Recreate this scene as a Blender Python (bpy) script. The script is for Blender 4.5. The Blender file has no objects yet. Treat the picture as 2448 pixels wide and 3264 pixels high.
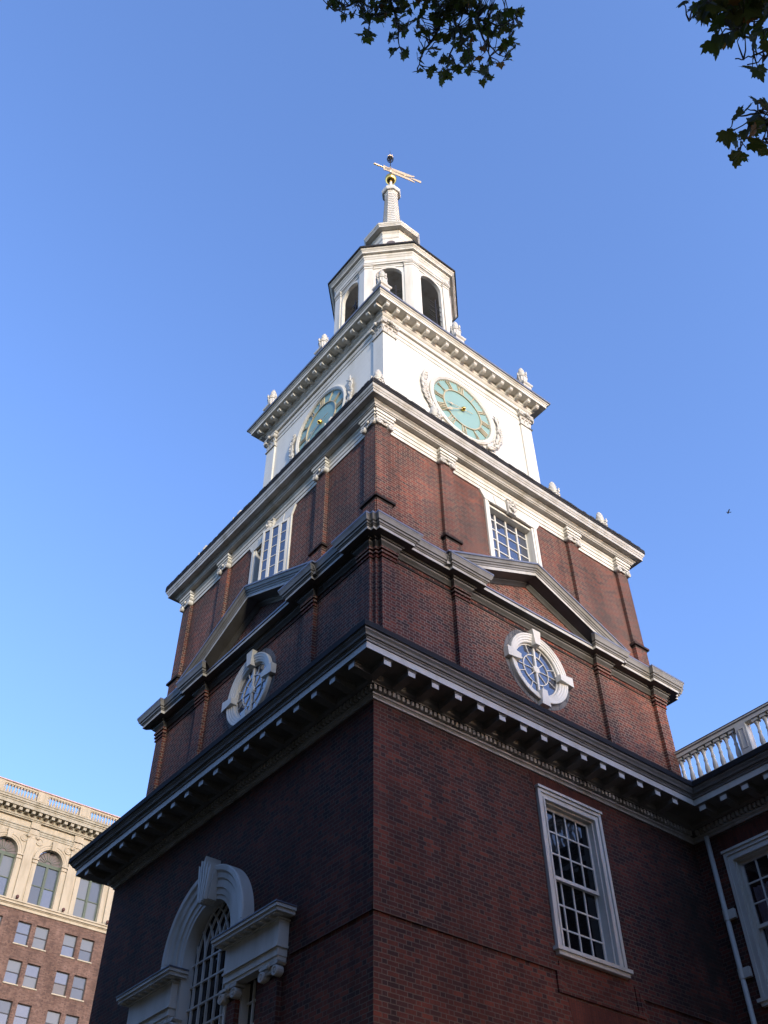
import bpy, bmesh, math, random
from mathutils import Vector, Matrix
from mathutils.geometry import tessellate_polygon
random.seed(7)
R = math.radians
S = bpy.context.scene
COL = S.collection

# ------------------------------------------------------------------ camera
CAMP = (-13.53245208, -15.89512578, 1.6)
YAW, PITCH, ROLL, FPX = R(50.86882198), R(45.49678469), R(-0.57347858), 3139.05
fw = Vector((math.cos(PITCH)*math.cos(YAW), math.cos(PITCH)*math.sin(YAW), math.sin(PITCH)))
rt = fw.cross(Vector((0, 0, 1))).normalized(); up = rt.cross(fw)
rt, up = rt*math.cos(ROLL)+up*math.sin(ROLL), up*math.cos(ROLL)-rt*math.sin(ROLL)
cam = bpy.data.objects.new('camera', bpy.data.cameras.new('camera')); COL.objects.link(cam)
cam.matrix_world = Matrix(((rt.x, up.x, -fw.x, CAMP[0]), (rt.y, up.y, -fw.y, CAMP[1]), (rt.z, up.z, -fw.z, CAMP[2]), (0, 0, 0, 1)))
cam.data.sensor_fit = 'VERTICAL'; cam.data.sensor_height = 24.0
cam.data.lens = 24.0*FPX/3264.0
cam.data.clip_start = 0.1; cam.data.clip_end = 5000
S.camera = cam

def at(px, py, dist):
    """world point seen at photo pixel (2448 x 3264) at a distance"""
    d = fw + rt*((px-1224)/FPX) - up*((py-1632)/FPX)
    return Vector(CAMP) + d.normalized()*dist

# ------------------------------------------------------------------ sky and sun
SUN_EL, SUN_AZ = 10.5, 253.0          # degrees; azimuth counted from +X towards +Y
w = bpy.data.worlds.new('World'); S.world = w; w.use_nodes = True
nt = w.node_tree; nt.nodes.clear()
sky = nt.nodes.new('ShaderNodeTexSky'); sky.sky_type = 'NISHITA'; sky.sun_disc = False
sky.sun_elevation = R(SUN_EL); sky.sun_rotation = R(SUN_AZ-90)
sky.air_density = 1.0; sky.dust_density = 0.8; sky.ozone_density = 3.7
bg = nt.nodes.new('ShaderNodeBackground'); bg.inputs[1].default_value = 0.15
wo = nt.nodes.new('ShaderNodeOutputWorld')
tint = nt.nodes.new('ShaderNodeMix'); tint.data_type = 'RGBA'; tint.blend_type = 'MULTIPLY'; tint.inputs[0].default_value = 1.0
tint.inputs[7].default_value = (1.02, 0.90, 1.03, 1)      # white balance of the photograph
nt.links.new(sky.outputs[0], tint.inputs[6]); nt.links.new(tint.outputs[2], bg.inputs[0]); nt.links.new(bg.outputs[0], wo.inputs[0])
sd = Vector((math.cos(R(SUN_EL))*math.cos(R(SUN_AZ)), math.cos(R(SUN_EL))*math.sin(R(SUN_AZ)), math.sin(R(SUN_EL))))
sun = bpy.data.lights.new('sun', 'SUN'); sun.energy = 2.0; sun.angle = R(7.0); sun.color = (0.68, 0.62, 0.525)
so = bpy.data.objects.new('sun', sun); COL.objects.link(so)
so.rotation_euler = sd.to_track_quat('Z', 'Y').to_euler(); so.location = (-40, -60, 60)
S.view_settings.view_transform = 'Standard'; S.view_settings.look = 'None'
S.view_settings.gamma = 1.0; S.view_settings.use_curve_mapping = False
S.view_settings.exposure = 1.94

# ------------------------------------------------------------------ materials
def newmat(name):
    m = bpy.data.materials.new(name); m.use_nodes = True
    n = m.node_tree; b = n.nodes['Principled BSDF']
    return m, n, b
def N(n, t, **kw):
    x = n.nodes.new(t)
    for k, v in kw.items(): setattr(x, k, v)
    return x
def math_(n, op, a, b=None, c=None):
    x = n.nodes.new('ShaderNodeMath'); x.operation = op
    for i, s in enumerate((a, b, c)):
        if s is None: continue
        if isinstance(s, (int, float)): x.inputs[i].default_value = s
        else: n.links.new(s, x.inputs[i])
    return x.outputs[0]
def ramp(n, fac, stops):
    r = n.nodes.new('ShaderNodeValToRGB')
    while len(r.color_ramp.elements) < len(stops): r.color_ramp.elements.new(0.5)
    for e, (p, c) in zip(r.color_ramp.elements, stops):
        e.position = p; e.color = (*c, 1)
    n.links.new(fac, r.inputs[0]); return r.outputs[0]
def mixc(n, fac, a, b, mode='MIX'):
    x = n.nodes.new('ShaderNodeMix'); x.data_type = 'RGBA'; x.blend_type = mode
    for sock, v in ((x.inputs[0], fac), (x.inputs[6], a), (x.inputs[7], b)):
        if isinstance(v, (int, float)): sock.default_value = v
        elif isinstance(v, tuple): sock.default_value = (*v, 1)
        else: n.links.new(v, sock)
    return x.outputs[2]
def noise(n, vec, scale, detail=3, rough=0.55):
    x = n.nodes.new('ShaderNodeTexNoise'); x.inputs['Scale'].default_value = scale
    x.inputs['Detail'].default_value = detail; x.inputs['Roughness'].default_value = rough
    n.links.new(vec, x.inputs['Vector']); return x.outputs[0]

def brick_mat(name, stops, mortar, course=0.073, stretch=0.21, header=0.10, joint=0.011, stain=None, upright=False, bump=0.6):
    """Flemish bond: stretchers and headers alternate in each course"""
    m, n, b = newmat(name)
    tc = N(n, 'ShaderNodeTexCoord'); sp = N(n, 'ShaderNodeSeparateXYZ'); n.links.new(tc.outputs['Object'], sp.inputs[0])
    u = math_(n, 'ADD', sp.outputs[0], sp.outputs[1]); z = sp.outputs[2]
    if upright: u, z = z, u
    wob = noise(n, tc.outputs['Object'], 9.0, 2)
    z = math_(n, 'ADD', z, math_(n, 'MULTIPLY', math_(n, 'SUBTRACT', wob, 0.5), 0.012))
    zr = math_(n, 'DIVIDE', z, course); row = math_(n, 'FLOOR', zr); fz = math_(n, 'FRACT', zr)
    P = stretch+header
    t0 = math_(n, 'ADD', math_(n, 'DIVIDE', u, P), math_(n, 'MULTIPLY', math_(n, 'FLOORED_MODULO', row, 2.0), 0.5))
    per = math_(n, 'FLOOR', t0); t = math_(n, 'MULTIPLY', math_(n, 'FRACT', t0), P)
    ish = math_(n, 'GREATER_THAN', t, stretch)
    loc = math_(n, 'SUBTRACT', t, math_(n, 'MULTIPLY', ish, stretch))
    ln = math_(n, 'ADD', math_(n, 'MULTIPLY', ish, header-stretch), stretch)
    du = math_(n, 'MINIMUM', loc, math_(n, 'SUBTRACT', ln, loc))
    dz = math_(n, 'MULTIPLY', math_(n, 'MINIMUM', fz, math_(n, 'SUBTRACT', 1.0, fz)), course)
    ed = math_(n, 'MINIMUM', du, dz)
    mr = N(n, 'ShaderNodeMapRange', interpolation_type='SMOOTHSTEP'); n.links.new(ed, mr.inputs[0])
    mr.inputs[1].default_value = joint*0.35; mr.inputs[2].default_value = joint*0.85
    body = mr.outputs[0]
    cb = N(n, 'ShaderNodeCombineXYZ')
    n.links.new(per, cb.inputs[0]); n.links.new(row, cb.inputs[1]); n.links.new(ish, cb.inputs[2])
    wn = N(n, 'ShaderNodeTexWhiteNoise', noise_dimensions='3D'); n.links.new(cb.outputs[0], wn.inputs['Vector'])
    big = noise(n, tc.outputs['Object'], 0.55, 4)
    sel = math_(n, 'ADD', wn.outputs['Value'], math_(n, 'MULTIPLY', math_(n, 'SUBTRACT', big, 0.5), 1.5))
    sel = math_(n, 'SUBTRACT', sel, math_(n, 'MULTIPLY', ish, 0.09))
    col = ramp(n, sel, stops)
    gr = noise(n, tc.outputs['Object'], 45.0, 3)
    col = mixc(n, 0.35, col, ramp(n, gr, [(0.3, (0.45, 0.45, 0.45)), (0.75, (1.3, 1.3, 1.3))]), 'MULTIPLY')
    mo = mixc(n, noise(n, tc.outputs['Object'], 1.3, 4), tuple(c*0.55 for c in mortar), tuple(c*1.35 for c in mortar))
    col = mixc(n, body, mo, col)
    # weather streaks and soot with shapes of their own
    mp = N(n, 'ShaderNodeMapping'); mp.inputs['Scale'].default_value = (0.9, 0.9, 0.22); n.links.new(tc.outputs['Object'], mp.inputs[0])
    st = noise(n, mp.outputs[0], 1.0, 5, 0.6)
    col = mixc(n, 0.8, col, ramp(n, st, [(0.32, (0.62, 0.60, 0.60)), (0.5, (1, 1, 1)), (0.78, (1.35, 1.38, 1.42))]), 'MULTIPLY')
    mp2 = N(n, 'ShaderNodeMapping'); mp2.inputs['Scale'].default_value = (3.2, 3.2, 0.10); n.links.new(tc.outputs['Object'], mp2.inputs[0])
    rn = noise(n, mp2.outputs[0], 1.0, 4, 0.6)          # runoff streaks
    col = mixc(n, 0.7, col, ramp(n, rn, [(0.30, (0.70, 0.68, 0.68)), (0.46, (1, 1, 1)), (0.66, (1, 1, 1)), (0.8, (1.22, 1.24, 1.26))]), 'MULTIPLY')
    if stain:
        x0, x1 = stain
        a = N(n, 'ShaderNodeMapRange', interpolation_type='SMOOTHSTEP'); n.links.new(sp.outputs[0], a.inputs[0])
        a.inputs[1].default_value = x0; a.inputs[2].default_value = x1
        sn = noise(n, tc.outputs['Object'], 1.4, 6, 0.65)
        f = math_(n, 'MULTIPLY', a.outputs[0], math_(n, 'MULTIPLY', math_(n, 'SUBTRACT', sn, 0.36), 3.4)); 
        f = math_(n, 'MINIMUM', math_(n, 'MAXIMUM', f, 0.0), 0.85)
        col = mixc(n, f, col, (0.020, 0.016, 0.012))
    n.links.new(col, b.inputs['Base Color']); b.inputs['Roughness'].default_value = 0.88
    b.inputs['Specular IOR Level'].default_value = 0.25
    bp = N(n, 'ShaderNodeBump'); bp.inputs['Strength'].default_value = bump; bp.inputs['Distance'].default_value = 0.006
    hh = math_(n, 'ADD', body, math_(n, 'MULTIPLY', gr, 0.5))
    n.links.new(hh, bp.inputs['Height']); n.links.new(bp.outputs[0], b.inputs['Normal'])
    return m

RED = [(0.0, (0.034, 0.0160, 0.0145)), (0.2, (0.054, 0.0205, 0.0170)), (0.45, (0.077, 0.0225, 0.0155)), (0.7, (0.088, 0.0245, 0.0158)), (0.9, (0.112, 0.0300, 0.0190)), (1.0, (0.145, 0.037, 0.021))]
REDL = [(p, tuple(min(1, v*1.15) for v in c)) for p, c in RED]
M = {}
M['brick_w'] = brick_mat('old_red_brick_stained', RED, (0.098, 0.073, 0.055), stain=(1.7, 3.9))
M['brick'] = brick_mat('old_red_brick', RED, (0.098, 0.073, 0.055))
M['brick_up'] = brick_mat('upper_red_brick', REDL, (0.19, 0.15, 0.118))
M['brick_arch'] = brick_mat('rubbed_red_brick', [(0, (0.075, 0.022, 0.015)), (0.5, (0.098, 0.028, 0.018)), (1, (0.12, 0.034, 0.02))], (0.05, 0.026, 0.02), upright=True, course=0.062, stretch=0.36, header=0.10, joint=0.007)
M['brick_soot'] = brick_mat('sooty_brick', [(0, (0.012, 0.010, 0.010)), (0.6, (0.032, 0.020, 0.017)), (1, (0.075, 0.03, 0.02))], (0.03, 0.025, 0.02))
M['brick_grey'] = brick_mat('grey_header_brick', [(0, (0.05, 0.055, 0.065)), (0.5, (0.10, 0.105, 0.115)), (1, (0.15, 0.14, 0.14))], (0.16, 0.15, 0.14), upright=True, course=0.07, stretch=0.12, header=0.11)
M['brick_far'] = brick_mat('brown_office_brick', [(0, (0.075, 0.042, 0.032)), (0.5, (0.11, 0.062, 0.046)), (1, (0.145, 0.085, 0.063))], (0.11, 0.085, 0.072), course=0.10, stretch=0.30, header=0.15, bump=0.2)

def paint(name, c, rough=0.5, dirt=0.35, board=None, spec=0.4):
    m, n, b = newmat(name); tc = N(n, 'ShaderNodeTexCoord'); o = tc.outputs['Object']
    mp = N(n, 'ShaderNodeMapping'); mp.inputs['Scale'].default_value = (2.2, 2.2, 0.5); n.links.new(o, mp.inputs[0])
    st = noise(n, mp.outputs[0], 1.0, 6, 0.62)
    lo = tuple(v*k for v, k in zip(c, (1-dirt*0.75, 1-dirt*0.82, 1-dirt)))
    col = ramp(n, st, [(0.28, lo), (0.55, c), (1.0, tuple(min(0.86, v*1.04) for v in c))])
    h = noise(n, o, 14.0, 4)
    if board:
        sp = N(n, 'ShaderNodeSeparateXYZ'); n.links.new(o, sp.inputs[0])
        zf = math_(n, 'FRACT', math_(n, 'DIVIDE', sp.outputs[2], board))
        ln = math_(n, 'LESS_THAN', zf, 0.035)
        col = mixc(n, math_(n, 'MULTIPLY', ln, 0.28), col, tuple(v*0.45 for v in c))
        h = math_(n, 'SUBTRACT', math_(n, 'MULTIPLY', h, 0.4), ln)
    n.links.new(col, b.inputs['Base Color']); b.inputs['Roughness'].default_value = rough
    b.inputs['Specular IOR Level'].default_value = spec
    bp = N(n, 'ShaderNodeBump'); bp.inputs['Strength'].default_value = 0.25; bp.inputs['Distance'].default_value = 0.01
    n.links.new(h, bp.inputs['Height']); n.links.new(bp.outputs[0], b.inputs['Normal'])
    return m
M['white'] = paint('white_painted_wood', (0.54, 0.515, 0.46))
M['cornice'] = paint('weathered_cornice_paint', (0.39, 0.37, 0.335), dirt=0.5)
M['crown'] = paint('weathered_shaded_cornice_paint', (0.165, 0.155, 0.138), dirt=0.45)  # weathered grey on crown mouldings; painted shade on frieze, soffit and modillion sides
M['soffit'] = paint('soffit_paint_with_shade', (0.085, 0.080, 0.072), dirt=0.4)  # paint darkened to put underside shade into the colour of beds and soffits
M['board'] = paint('white_flush_boards', (0.57, 0.545, 0.485), dirt=0.14, board=0.24)
M['sandpaint'] = paint('sanded_stone_paint', (0.47, 0.445, 0.40), dirt=0.4)
M['stone'] = paint('cream_limestone', (0.32, 0.275, 0.205), rough=0.85, dirt=0.30)
M['stone_g'] = paint('green_stained_limestone', (0.27, 0.245, 0.19), rough=0.85, dirt=0.5)
M['shingle'] = paint('dark_wood_shingle', (0.020, 0.019, 0.020), rough=0.8, dirt=0.3, board=0.11, spec=0.2)
M['lead'] = paint('lead_flashing', (0.10, 0.11, 0.15), rough=0.45, dirt=0.4, spec=0.6)
M['teal'] = paint('verdigris_dial_paint', (0.19, 0.30, 0.27), rough=0.38, dirt=0.10)
M['green'] = paint('green_window_paint', (0.050, 0.068, 0.042), rough=0.5, dirt=0.2)
M['black'] = paint('black_iron', (0.018, 0.018, 0.022), rough=0.5, dirt=0.2)
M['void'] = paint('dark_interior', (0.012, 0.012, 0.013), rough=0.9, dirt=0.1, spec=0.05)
M['fan'] = paint('fanlight_panel', (0.095, 0.078, 0.078), rough=0.6, dirt=0.2)
M['bark'] = paint('plane_tree_bark', (0.14, 0.12, 0.09), rough=0.9, dirt=0.6)
M['curtain'] = paint('pale_net_curtain', (0.40, 0.38, 0.45), rough=0.9, dirt=0.3)
M['rust'] = paint('red_brown_lamp_housing', (0.075, 0.030, 0.026), rough=0.6)
M['plume'] = paint('dark_feathers', (0.03, 0.03, 0.035), rough=0.8, dirt=0.2)
M['pinkcap'] = paint('pink_coping_stone', (0.40, 0.27, 0.25), rough=0.8, dirt=0.3)
def metal(name, c, rough):
    m, n, b = newmat(name); b.inputs['Base Color'].default_value = (*c, 1); b.inputs['Metallic'].default_value = 1
    tc = N(n, 'ShaderNodeTexCoord'); v = noise(n, tc.outputs['Object'], 6.0, 3)
    n.links.new(math_(n, 'ADD', math_(n, 'MULTIPLY', v, 0.15), rough), b.inputs['Roughness']); return m
M['gold'] = metal('gilding', (1.0, 0.58, 0.13), 0.12)
M['palegold'] = metal('pale_gilding', (0.86, 0.62, 0.34), 0.38)
M['numgold'] = paint('gold_leaf_numerals', (0.42, 0.35, 0.22), rough=0.4, dirt=0.35)
def glass(name, c, spec, rough=0.03, see=0.0):
    m, n, b = newmat(name)
    fr = N(n, 'ShaderNodeFresnel'); fr.inputs[0].default_value = spec
    gl = N(n, 'ShaderNodeBsdfGlossy'); gl.inputs['Roughness'].default_value = rough; gl.inputs['Color'].default_value = (0.93, 0.95, 1.0, 1)
    tc = N(n, 'ShaderNodeTexCoord'); bp = N(n, 'ShaderNodeBump'); bp.inputs['Strength'].default_value = 0.05; bp.inputs['Distance'].default_value = 0.05
    n.links.new(noise(n, tc.outputs['Object'], 2.6, 2), bp.inputs['Height']); n.links.new(bp.outputs[0], gl.inputs['Normal'])
    if see: bd = N(n, 'ShaderNodeBsdfTransparent'); bd.inputs[0].default_value = (see, see, see, 1)
    else: bd = N(n, 'ShaderNodeBsdfDiffuse'); bd.inputs[0].default_value = (*c, 1)
    mx = N(n, 'ShaderNodeMixShader'); n.links.new(fr.outputs[0], mx.inputs[0]); n.links.new(bd.outputs[0], mx.inputs[1]); n.links.new(gl.outputs[0], mx.inputs[2])
    n.links.new(mx.outputs[0], n.nodes['Material Output'].inputs[0]); return m
M['glass'] = glass('old_window_glass', (0.004, 0.0045, 0.005), 1.5)
M['glass_hi'] = glass('upper_window_glass', (0.03, 0.035, 0.05), 2.3)
M['glass_see'] = glass('clear_window_glass', (0, 0, 0), 1.5, see=0.85)
M['glass_far'] = glass('office_window_glass', (0.050, 0.062, 0.075), 1.45, 0.06)
M['glass_far2'] = glass('office_window_glass_blind', (0.095, 0.105, 0.11), 1.42, 0.08)
M['glass_far3'] = glass('office_window_glass_curtain', (0.09, 0.083, 0.072), 1.4, 0.08)
M['glass_far4'] = glass('office_window_glass_bright', (0.040, 0.055, 0.075), 1.6, 0.05)
def leafmat(name, c):
    m, n, b = newmat(name); b.inputs['Base Color'].default_value = (*c, 1); b.inputs['Roughness'].default_value = 0.55
    b.inputs['Specular IOR Level'].default_value = 0.25
    tr = N(n, 'ShaderNodeBsdfTranslucent'); tr.inputs[0].default_value = (c[0]*1.1, c[1]*1.2, c[2]*0.6, 1)
    tc = N(n, 'ShaderNodeTexCoord'); v = noise(n, tc.outputs['Object'], 5.0, 3)
    n.links.new(mixc(n, v, tuple(k*0.6 for k in c), tuple(k*1.3 for k in c)), b.inputs['Base Color'])
    mx = N(n, 'ShaderNodeMixShader'); mx.inputs[0].default_value = 0.5
    n.links.new(b.outputs[0], mx.inputs[1]); n.links.new(tr.outputs[0], mx.inputs[2])
    n.links.new(mx.outputs[0], n.nodes['Material Output'].inputs[0]); return m
M['leaf'] = leafmat('plane_leaf_green', (0.070, 0.076, 0.022))
M['leaf_o'] = leafmat('plane_leaf_olive', (0.095, 0.080, 0.026))
M['leaf_r'] = leafmat('plane_leaf_rust', (0.22, 0.085, 0.025))
M['leaf_d'] = leafmat('crown_leaf_dark', (0.022, 0.026, 0.010)); M['leaf_d2'] = leafmat('crown_leaf_olive', (0.028, 0.026, 0.010))
gm, gn, gb = newmat('park_ground'); tc = N(gn, 'ShaderNodeTexCoord')
gn.links.new(ramp(gn, noise(gn, tc.outputs['Object'], 0.4, 6), [(0.3, (0.014, 0.016, 0.008)), (0.6, (0.022, 0.021, 0.013)), (0.8, (0.034, 0.028, 0.02))]), gb.inputs['Base Color'])
gb.inputs['Roughness'].default_value = 0.95; M['ground'] = gm

# ------------------------------------------------------------------ mesh helpers
class MB:
    """collects geometry; (u, o, z) = along the face, outward, up -> (u, -o, z)"""
    def __init__(s): s.v = []; s.f = []; s.mi = []; s.sm = []
    def add(s, vs, fs, mi=0, smooth=False):
        b = len(s.v); s.v += [tuple(v) for v in vs]
        for f in fs: s.f.append([b+i for i in f]); s.mi.append(mi); s.sm.append(smooth)
    def hexa(s, p, mi=0):
        s.add(p, [(0, 1, 2, 3), (7, 6, 5, 4), (0, 4, 5, 1), (1, 5, 6, 2), (2, 6, 7, 3), (3, 7, 4, 0)], mi)
    def box(s, u0, u1, o0, o1, z0, z1, mi=0):
        s.hexa([(u0, -o0, z0), (u1, -o0, z0), (u1, -o1, z0), (u0, -o1, z0), (u0, -o0, z1), (u1, -o0, z1), (u1, -o1, z1), (u0, -o1, z1)], mi)
    def prism(s, poly, o0, o1, mi=0):
        """poly of (u, z) extruded outward from o0 to o1"""
        n = len(poly); vs = [(u, -o0, z) for u, z in poly]+[(u, -o1, z) for u, z in poly]
        s.add(vs, [tuple(range(n)), tuple(range(2*n-1, n-1, -1))]+[(i, (i+1) % n, n+(i+1) % n, n+i) for i in range(n)], mi)
    def wall(s, outer, holes, o, depth=0.0, mi=0):
        """flat wall with openings in the plane at distance o, reveals going inward"""
        loops = [outer]+holes; pts = [p for l in loops for p in l]
        tris = tessellate_polygon([[Vector((p[0], p[1], 0)) for p in l] for l in loops])
        s.add([(p[0], -o, p[1]) for p in pts], [tuple(t) for t in tris], mi)
        if depth:
            for h in holes:
                n = len(h)
                s.add([(p[0], -o, p[1]) for p in h]+[(p[0], -(o-depth), p[1]) for p in h], [(i, (i+1) % n, n+(i+1) % n, n+i) for i in range(n)], mi)
    def ngon(s, prof, n=4, mi=0, phase=None, cap=False, cx=0, cy=0, smooth=False, rfun=None):
        """rings of a regular n-gon, profile of (apothem, z)"""
        ph = math.pi/n if phase is None else phase; k = math.cos(math.pi/n) if n < 12 else 1
        vs = []
        for a, z in prof:
            for i in range(n):
                t = ph+2*math.pi*i/n; r = a/k*(rfun(t, z) if rfun else 1)
                vs.append((cx+r*math.cos(t), cy+r*math.sin(t), z))
        fs = [(j*n+i, j*n+(i+1) % n, (j+1)*n+(i+1) % n, (j+1)*n+i) for j in range(len(prof)-1) for i in range(n)]
        if cap: fs += [tuple(range(n)), tuple(range((len(prof)-1)*n, len(prof)*n))]
        s.add(vs, fs, mi, smooth)
    def sweep(s, path, prof, segs=None, closed=False, mi=0, ends=True):
        """path: plan polyline (outward on its right); prof: (offset, z); mitred corners"""
        n = len(path); nor = []
        for i in range(n if closed else n-1):
            a, b = path[i], path[(i+1) % n]; dx, dy = b[0]-a[0], b[1]-a[1]; l = math.hypot(dx, dy)
            nor.append((dy/l, -dx/l))
        mit = []
        for i in range(n):
            if closed: a, b = nor[i-1], nor[i]
            else: a, b = nor[max(i-1, 0)], nor[min(i, n-2)]
            dd = 1+a[0]*b[0]+a[1]*b[1]; mit.append(((a[0]+b[0])/dd, (a[1]+b[1])/dd))
        vs = []
        for i in range(n):
            for d, z in prof: vs.append((path[i][0]+mit[i][0]*d, path[i][1]+mit[i][1]*d, z))
        m = len(prof); rng = range(n if closed else n-1) if segs is None else segs
        fs = []
        for i in rng:
            j = (i+1) % n
            fs += [(i*m+k, j*m+k, j*m+k+1, i*m+k+1) for k in range(m-1)]
        if ends and not closed:
            rr = list(rng); fs += [tuple(range(rr[0]*m, rr[0]*m+m)), tuple(range((rr[-1]+1)*m, (rr[-1]+1)*m+m))]
        s.add(vs, fs, mi)
    def ring(s, prof, cu, cz, n=48, mi=0, a0=0, a1=2*math.pi, smooth=False):
        """profile of (radius, o) turned about an axis pointing outward"""
        full = abs(a1-a0-2*math.pi) < 1e-6; N_ = n if full else n+1; m = len(prof)
        vs = []
        for i in range(N_):
            t = a0+(a1-a0)*i/n
            for r, o in prof: vs.append((cu+r*math.cos(t), -o, cz+r*math.sin(t)))
        fs = [(i*m+k, ((i+1) % N_)*m+k, ((i+1) % N_)*m+k+1, i*m+k+1) for i in range(n) for k in range(m-1)]
        s.add(vs, fs, mi, smooth)
    def disc(s, cu, cz, r, o, n=48, mi=0):
        s.add([(cu+r*math.cos(2*math.pi*i/n), -o, cz+r*math.sin(2*math.pi*i/n)) for i in range(n)], [tuple(range(n))], mi)
    def bar(s, u0, z0, u1, z1, wd, o0, o1, mi=0, w1=None):
        """flat bar in the face plane from (u0, z0) to (u1, z1)"""
        dx, dz = u1-u0, z1-z0; l = math.hypot(dx, dz); a, b = -dz/l*wd/2, dx/l*wd/2
        k = 1 if w1 is None else w1/wd
        s.prism([(u0+a, z0+b), (u0-a, z0-b), (u1-a*k, z1-b*k), (u1+a*k, z1+b*k)], o0, o1, mi)
    def tube(s, pts, rad, n=6, mi=0, smooth=True):
        pts = [Vector(p) for p in pts]; k = len(pts)
        rad = rad if isinstance(rad, (list, tuple)) else [rad]*k
        vs = []
        for i, p in enumerate(pts):
            d = (pts[min(i+1, k-1)]-pts[max(i-1, 0)]).normalized()
            a = d.cross(Vector((0.31, 0.17, 0.93)))
            if a.length < 0.05: a = d.cross(Vector((1, 0, 0)))
            a.normalize(); b = d.cross(a)
            for j in range(n):
                t = 2*math.pi*j/n; vs.append(p+(a*math.cos(t)+b*math.sin(t))*rad[i])
        fs = [(i*n+j, i*n+(j+1) % n, (i+1)*n+(j+1) % n, (i+1)*n+j) for i in range(k-1) for j in range(n)]
        fs += [tuple(range(n)), tuple(range((k-1)*n, k*n))]
        s.add(vs, fs, mi, smooth)
    def blob(s, c, rx, ry, rz, n=8, m=6, mi=0, rot=None):
        vs = []; fs = []
        for i in range(m+1):
            th = math.pi*i/m
            for j in range(n):
                ph = 2*math.pi*j/n
                v = Vector((rx*math.sin(th)*math.cos(ph), ry*math.sin(th)*math.sin(ph), rz*math.cos(th)))
                if rot: v = rot @ v
                vs.append(v+Vector(c))
        for i in range(m):
            for j in range(n): fs.append((i*n+j, i*n+(j+1) % n, (i+1)*n+(j+1) % n, (i+1)*n+j))
        s.add(vs, fs, mi, True)
    def mesh(s, name, mats, fix=True):
        me = bpy.data.meshes.new(name); me.from_pydata(s.v, [], s.f)
        for m in (mats if isinstance(mats, (list, tuple)) else [mats]): me.materials.append(m)
        me.polygons.foreach_set('material_index', s.mi); me.polygons.foreach_set('use_smooth', s.sm)
        if fix:
            bm = bmesh.new(); bm.from_mesh(me); bmesh.ops.remove_doubles(bm, verts=bm.verts, dist=1e-5)
            bmesh.ops.delete(bm, geom=[v for v in bm.verts if not v.link_faces], context='VERTS'); bmesh.ops.recalc_face_normals(bm, faces=bm.faces); bm.to_mesh(me); bm.free()
        me.update(); return me

def obj(name, mb, mats, parent=None, k=0, loc=None, fix=True, label=None):
    o = bpy.data.objects.new(name, mb.mesh(name, mats, fix) if isinstance(mb, MB) else mb); COL.objects.link(o)
    if parent: o.parent = parent
    o.rotation_euler.z = -math.pi/2*k
    if loc: o.location = loc
    if label: o['label'] = label
    return o
def thing(name, label, cat, loc=(0, 0, 0), group=None):
    o = bpy.data.objects.new(name, None); COL.objects.link(o); o.location = loc; o['label'] = label; o['category'] = cat
    if group: o['group'] = group
    return o
def again(o, k=0, loc=None, parent='same', label=None):
    """copy of a part with copies of its sub-parts"""
    c = o.copy(); COL.objects.link(c); c.parent = o.parent if parent == 'same' else parent
    c.rotation_euler.z = -math.pi/2*k
    if loc is not None: c.location = loc
    if label: c['label'] = label
    for ch in list(o.children):
        d = ch.copy(); COL.objects.link(d); d.parent = c
    return c
def arc(cu, cz, r, a0, a1, n=24):
    return [(cu+r*math.cos(a0+(a1-a0)*i/n), cz+r*math.sin(a0+(a1-a0)*i/n)) for i in range(n+1)]
def rect(u0, u1, z0, z1): return [(u0, z0), (u1, z0), (u1, z1), (u0, z1)]
PI = math.pi

# ------------------------------------------------------------------ ground
g = MB(); g.add([(-1500, -1500, 0), (1500, -1500, 0), (1500, 1500, 0), (-1500, 1500, 0)], [(0, 1, 2, 3)])
go = obj('ground', g, M['ground']); go['kind'] = 'structure'

# ================================================================== TOWER
T = thing('clock_tower', 'tall red brick clock tower with white wooden belfry, steeple and teal clock faces', 'clock tower')
A1 = 4.70; XW = 3.95
# ---- base block walls
PAL_IN = 0.80
m = MB()
m.wall([(-A1, 0), (XW, 0), (XW, 11.55), (-A1, 11.55)], [rect(-0.70, 0.78, 8.15, 11.0)], A1, 0.22)
obj('base_wall', m, M['brick_w'], T)
m = MB()
arch_hole = [(-PAL_IN, 5.0), (PAL_IN, 5.0)]+arc(0, 8.76, PAL_IN, 0, PI)
m.wall([(-A1, 0), (A1, 0), (A1, 11.55), (-A1, 11.55)], [arch_hole, rect(-1.66, -1.10, 5.0, 7.80), rect(1.10, 1.66, 5.0, 7.80)], A1, 0.24)
obj('base_wall', m, M['brick'], T, 1)
m = MB(); m.wall([(-A1, 0), (A1, 0), (A1, 11.55), (-A1, 11.55)], [], A1); obj('base_wall', m, M['brick'], T, 2)
# projecting brick belt, stepping down round the apron under the window
m = MB(); B0, B1, bw = A1+0.002, A1+0.035, 0.10
def belt(poly, mb=m, wd=bw):
    for (a, b), (c, d) in zip(poly[:-1], poly[1:]):
        mb.box(min(a, c)-(wd if a == c else 0), max(a, c)+(0 if a == c else 0), B0, B1, min(b, d)-(0 if a == c else 0), max(b, d)+(wd if b == d else 0))
m.box(-A1-0.035, -0.91, B0, B1, 7.80, 7.90); m.box(-0.91, -0.82, B0, B1, 7.47, 7.90); m.box(-0.82, 1.14, B0, B1, 7.47, 7.56)
m.box(1.14, 1.23, B0, B1, 7.47, 7.90); m.box(1.23, XW, B0, B1, 7.80, 7.90)
m.box(-0.82, -0.74, B0, B1-0.012, 7.56, 7.98); m.box(1.06, 1.14, B0, B1-0.012, 7.56, 7.98)
obj('belt_course', m, M['brick'], T)
m = MB(); m.box(-A1, -2.6, B0, B1, 7.80, 7.90); obj('belt_course', m, M['brick'], T, 1)
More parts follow.
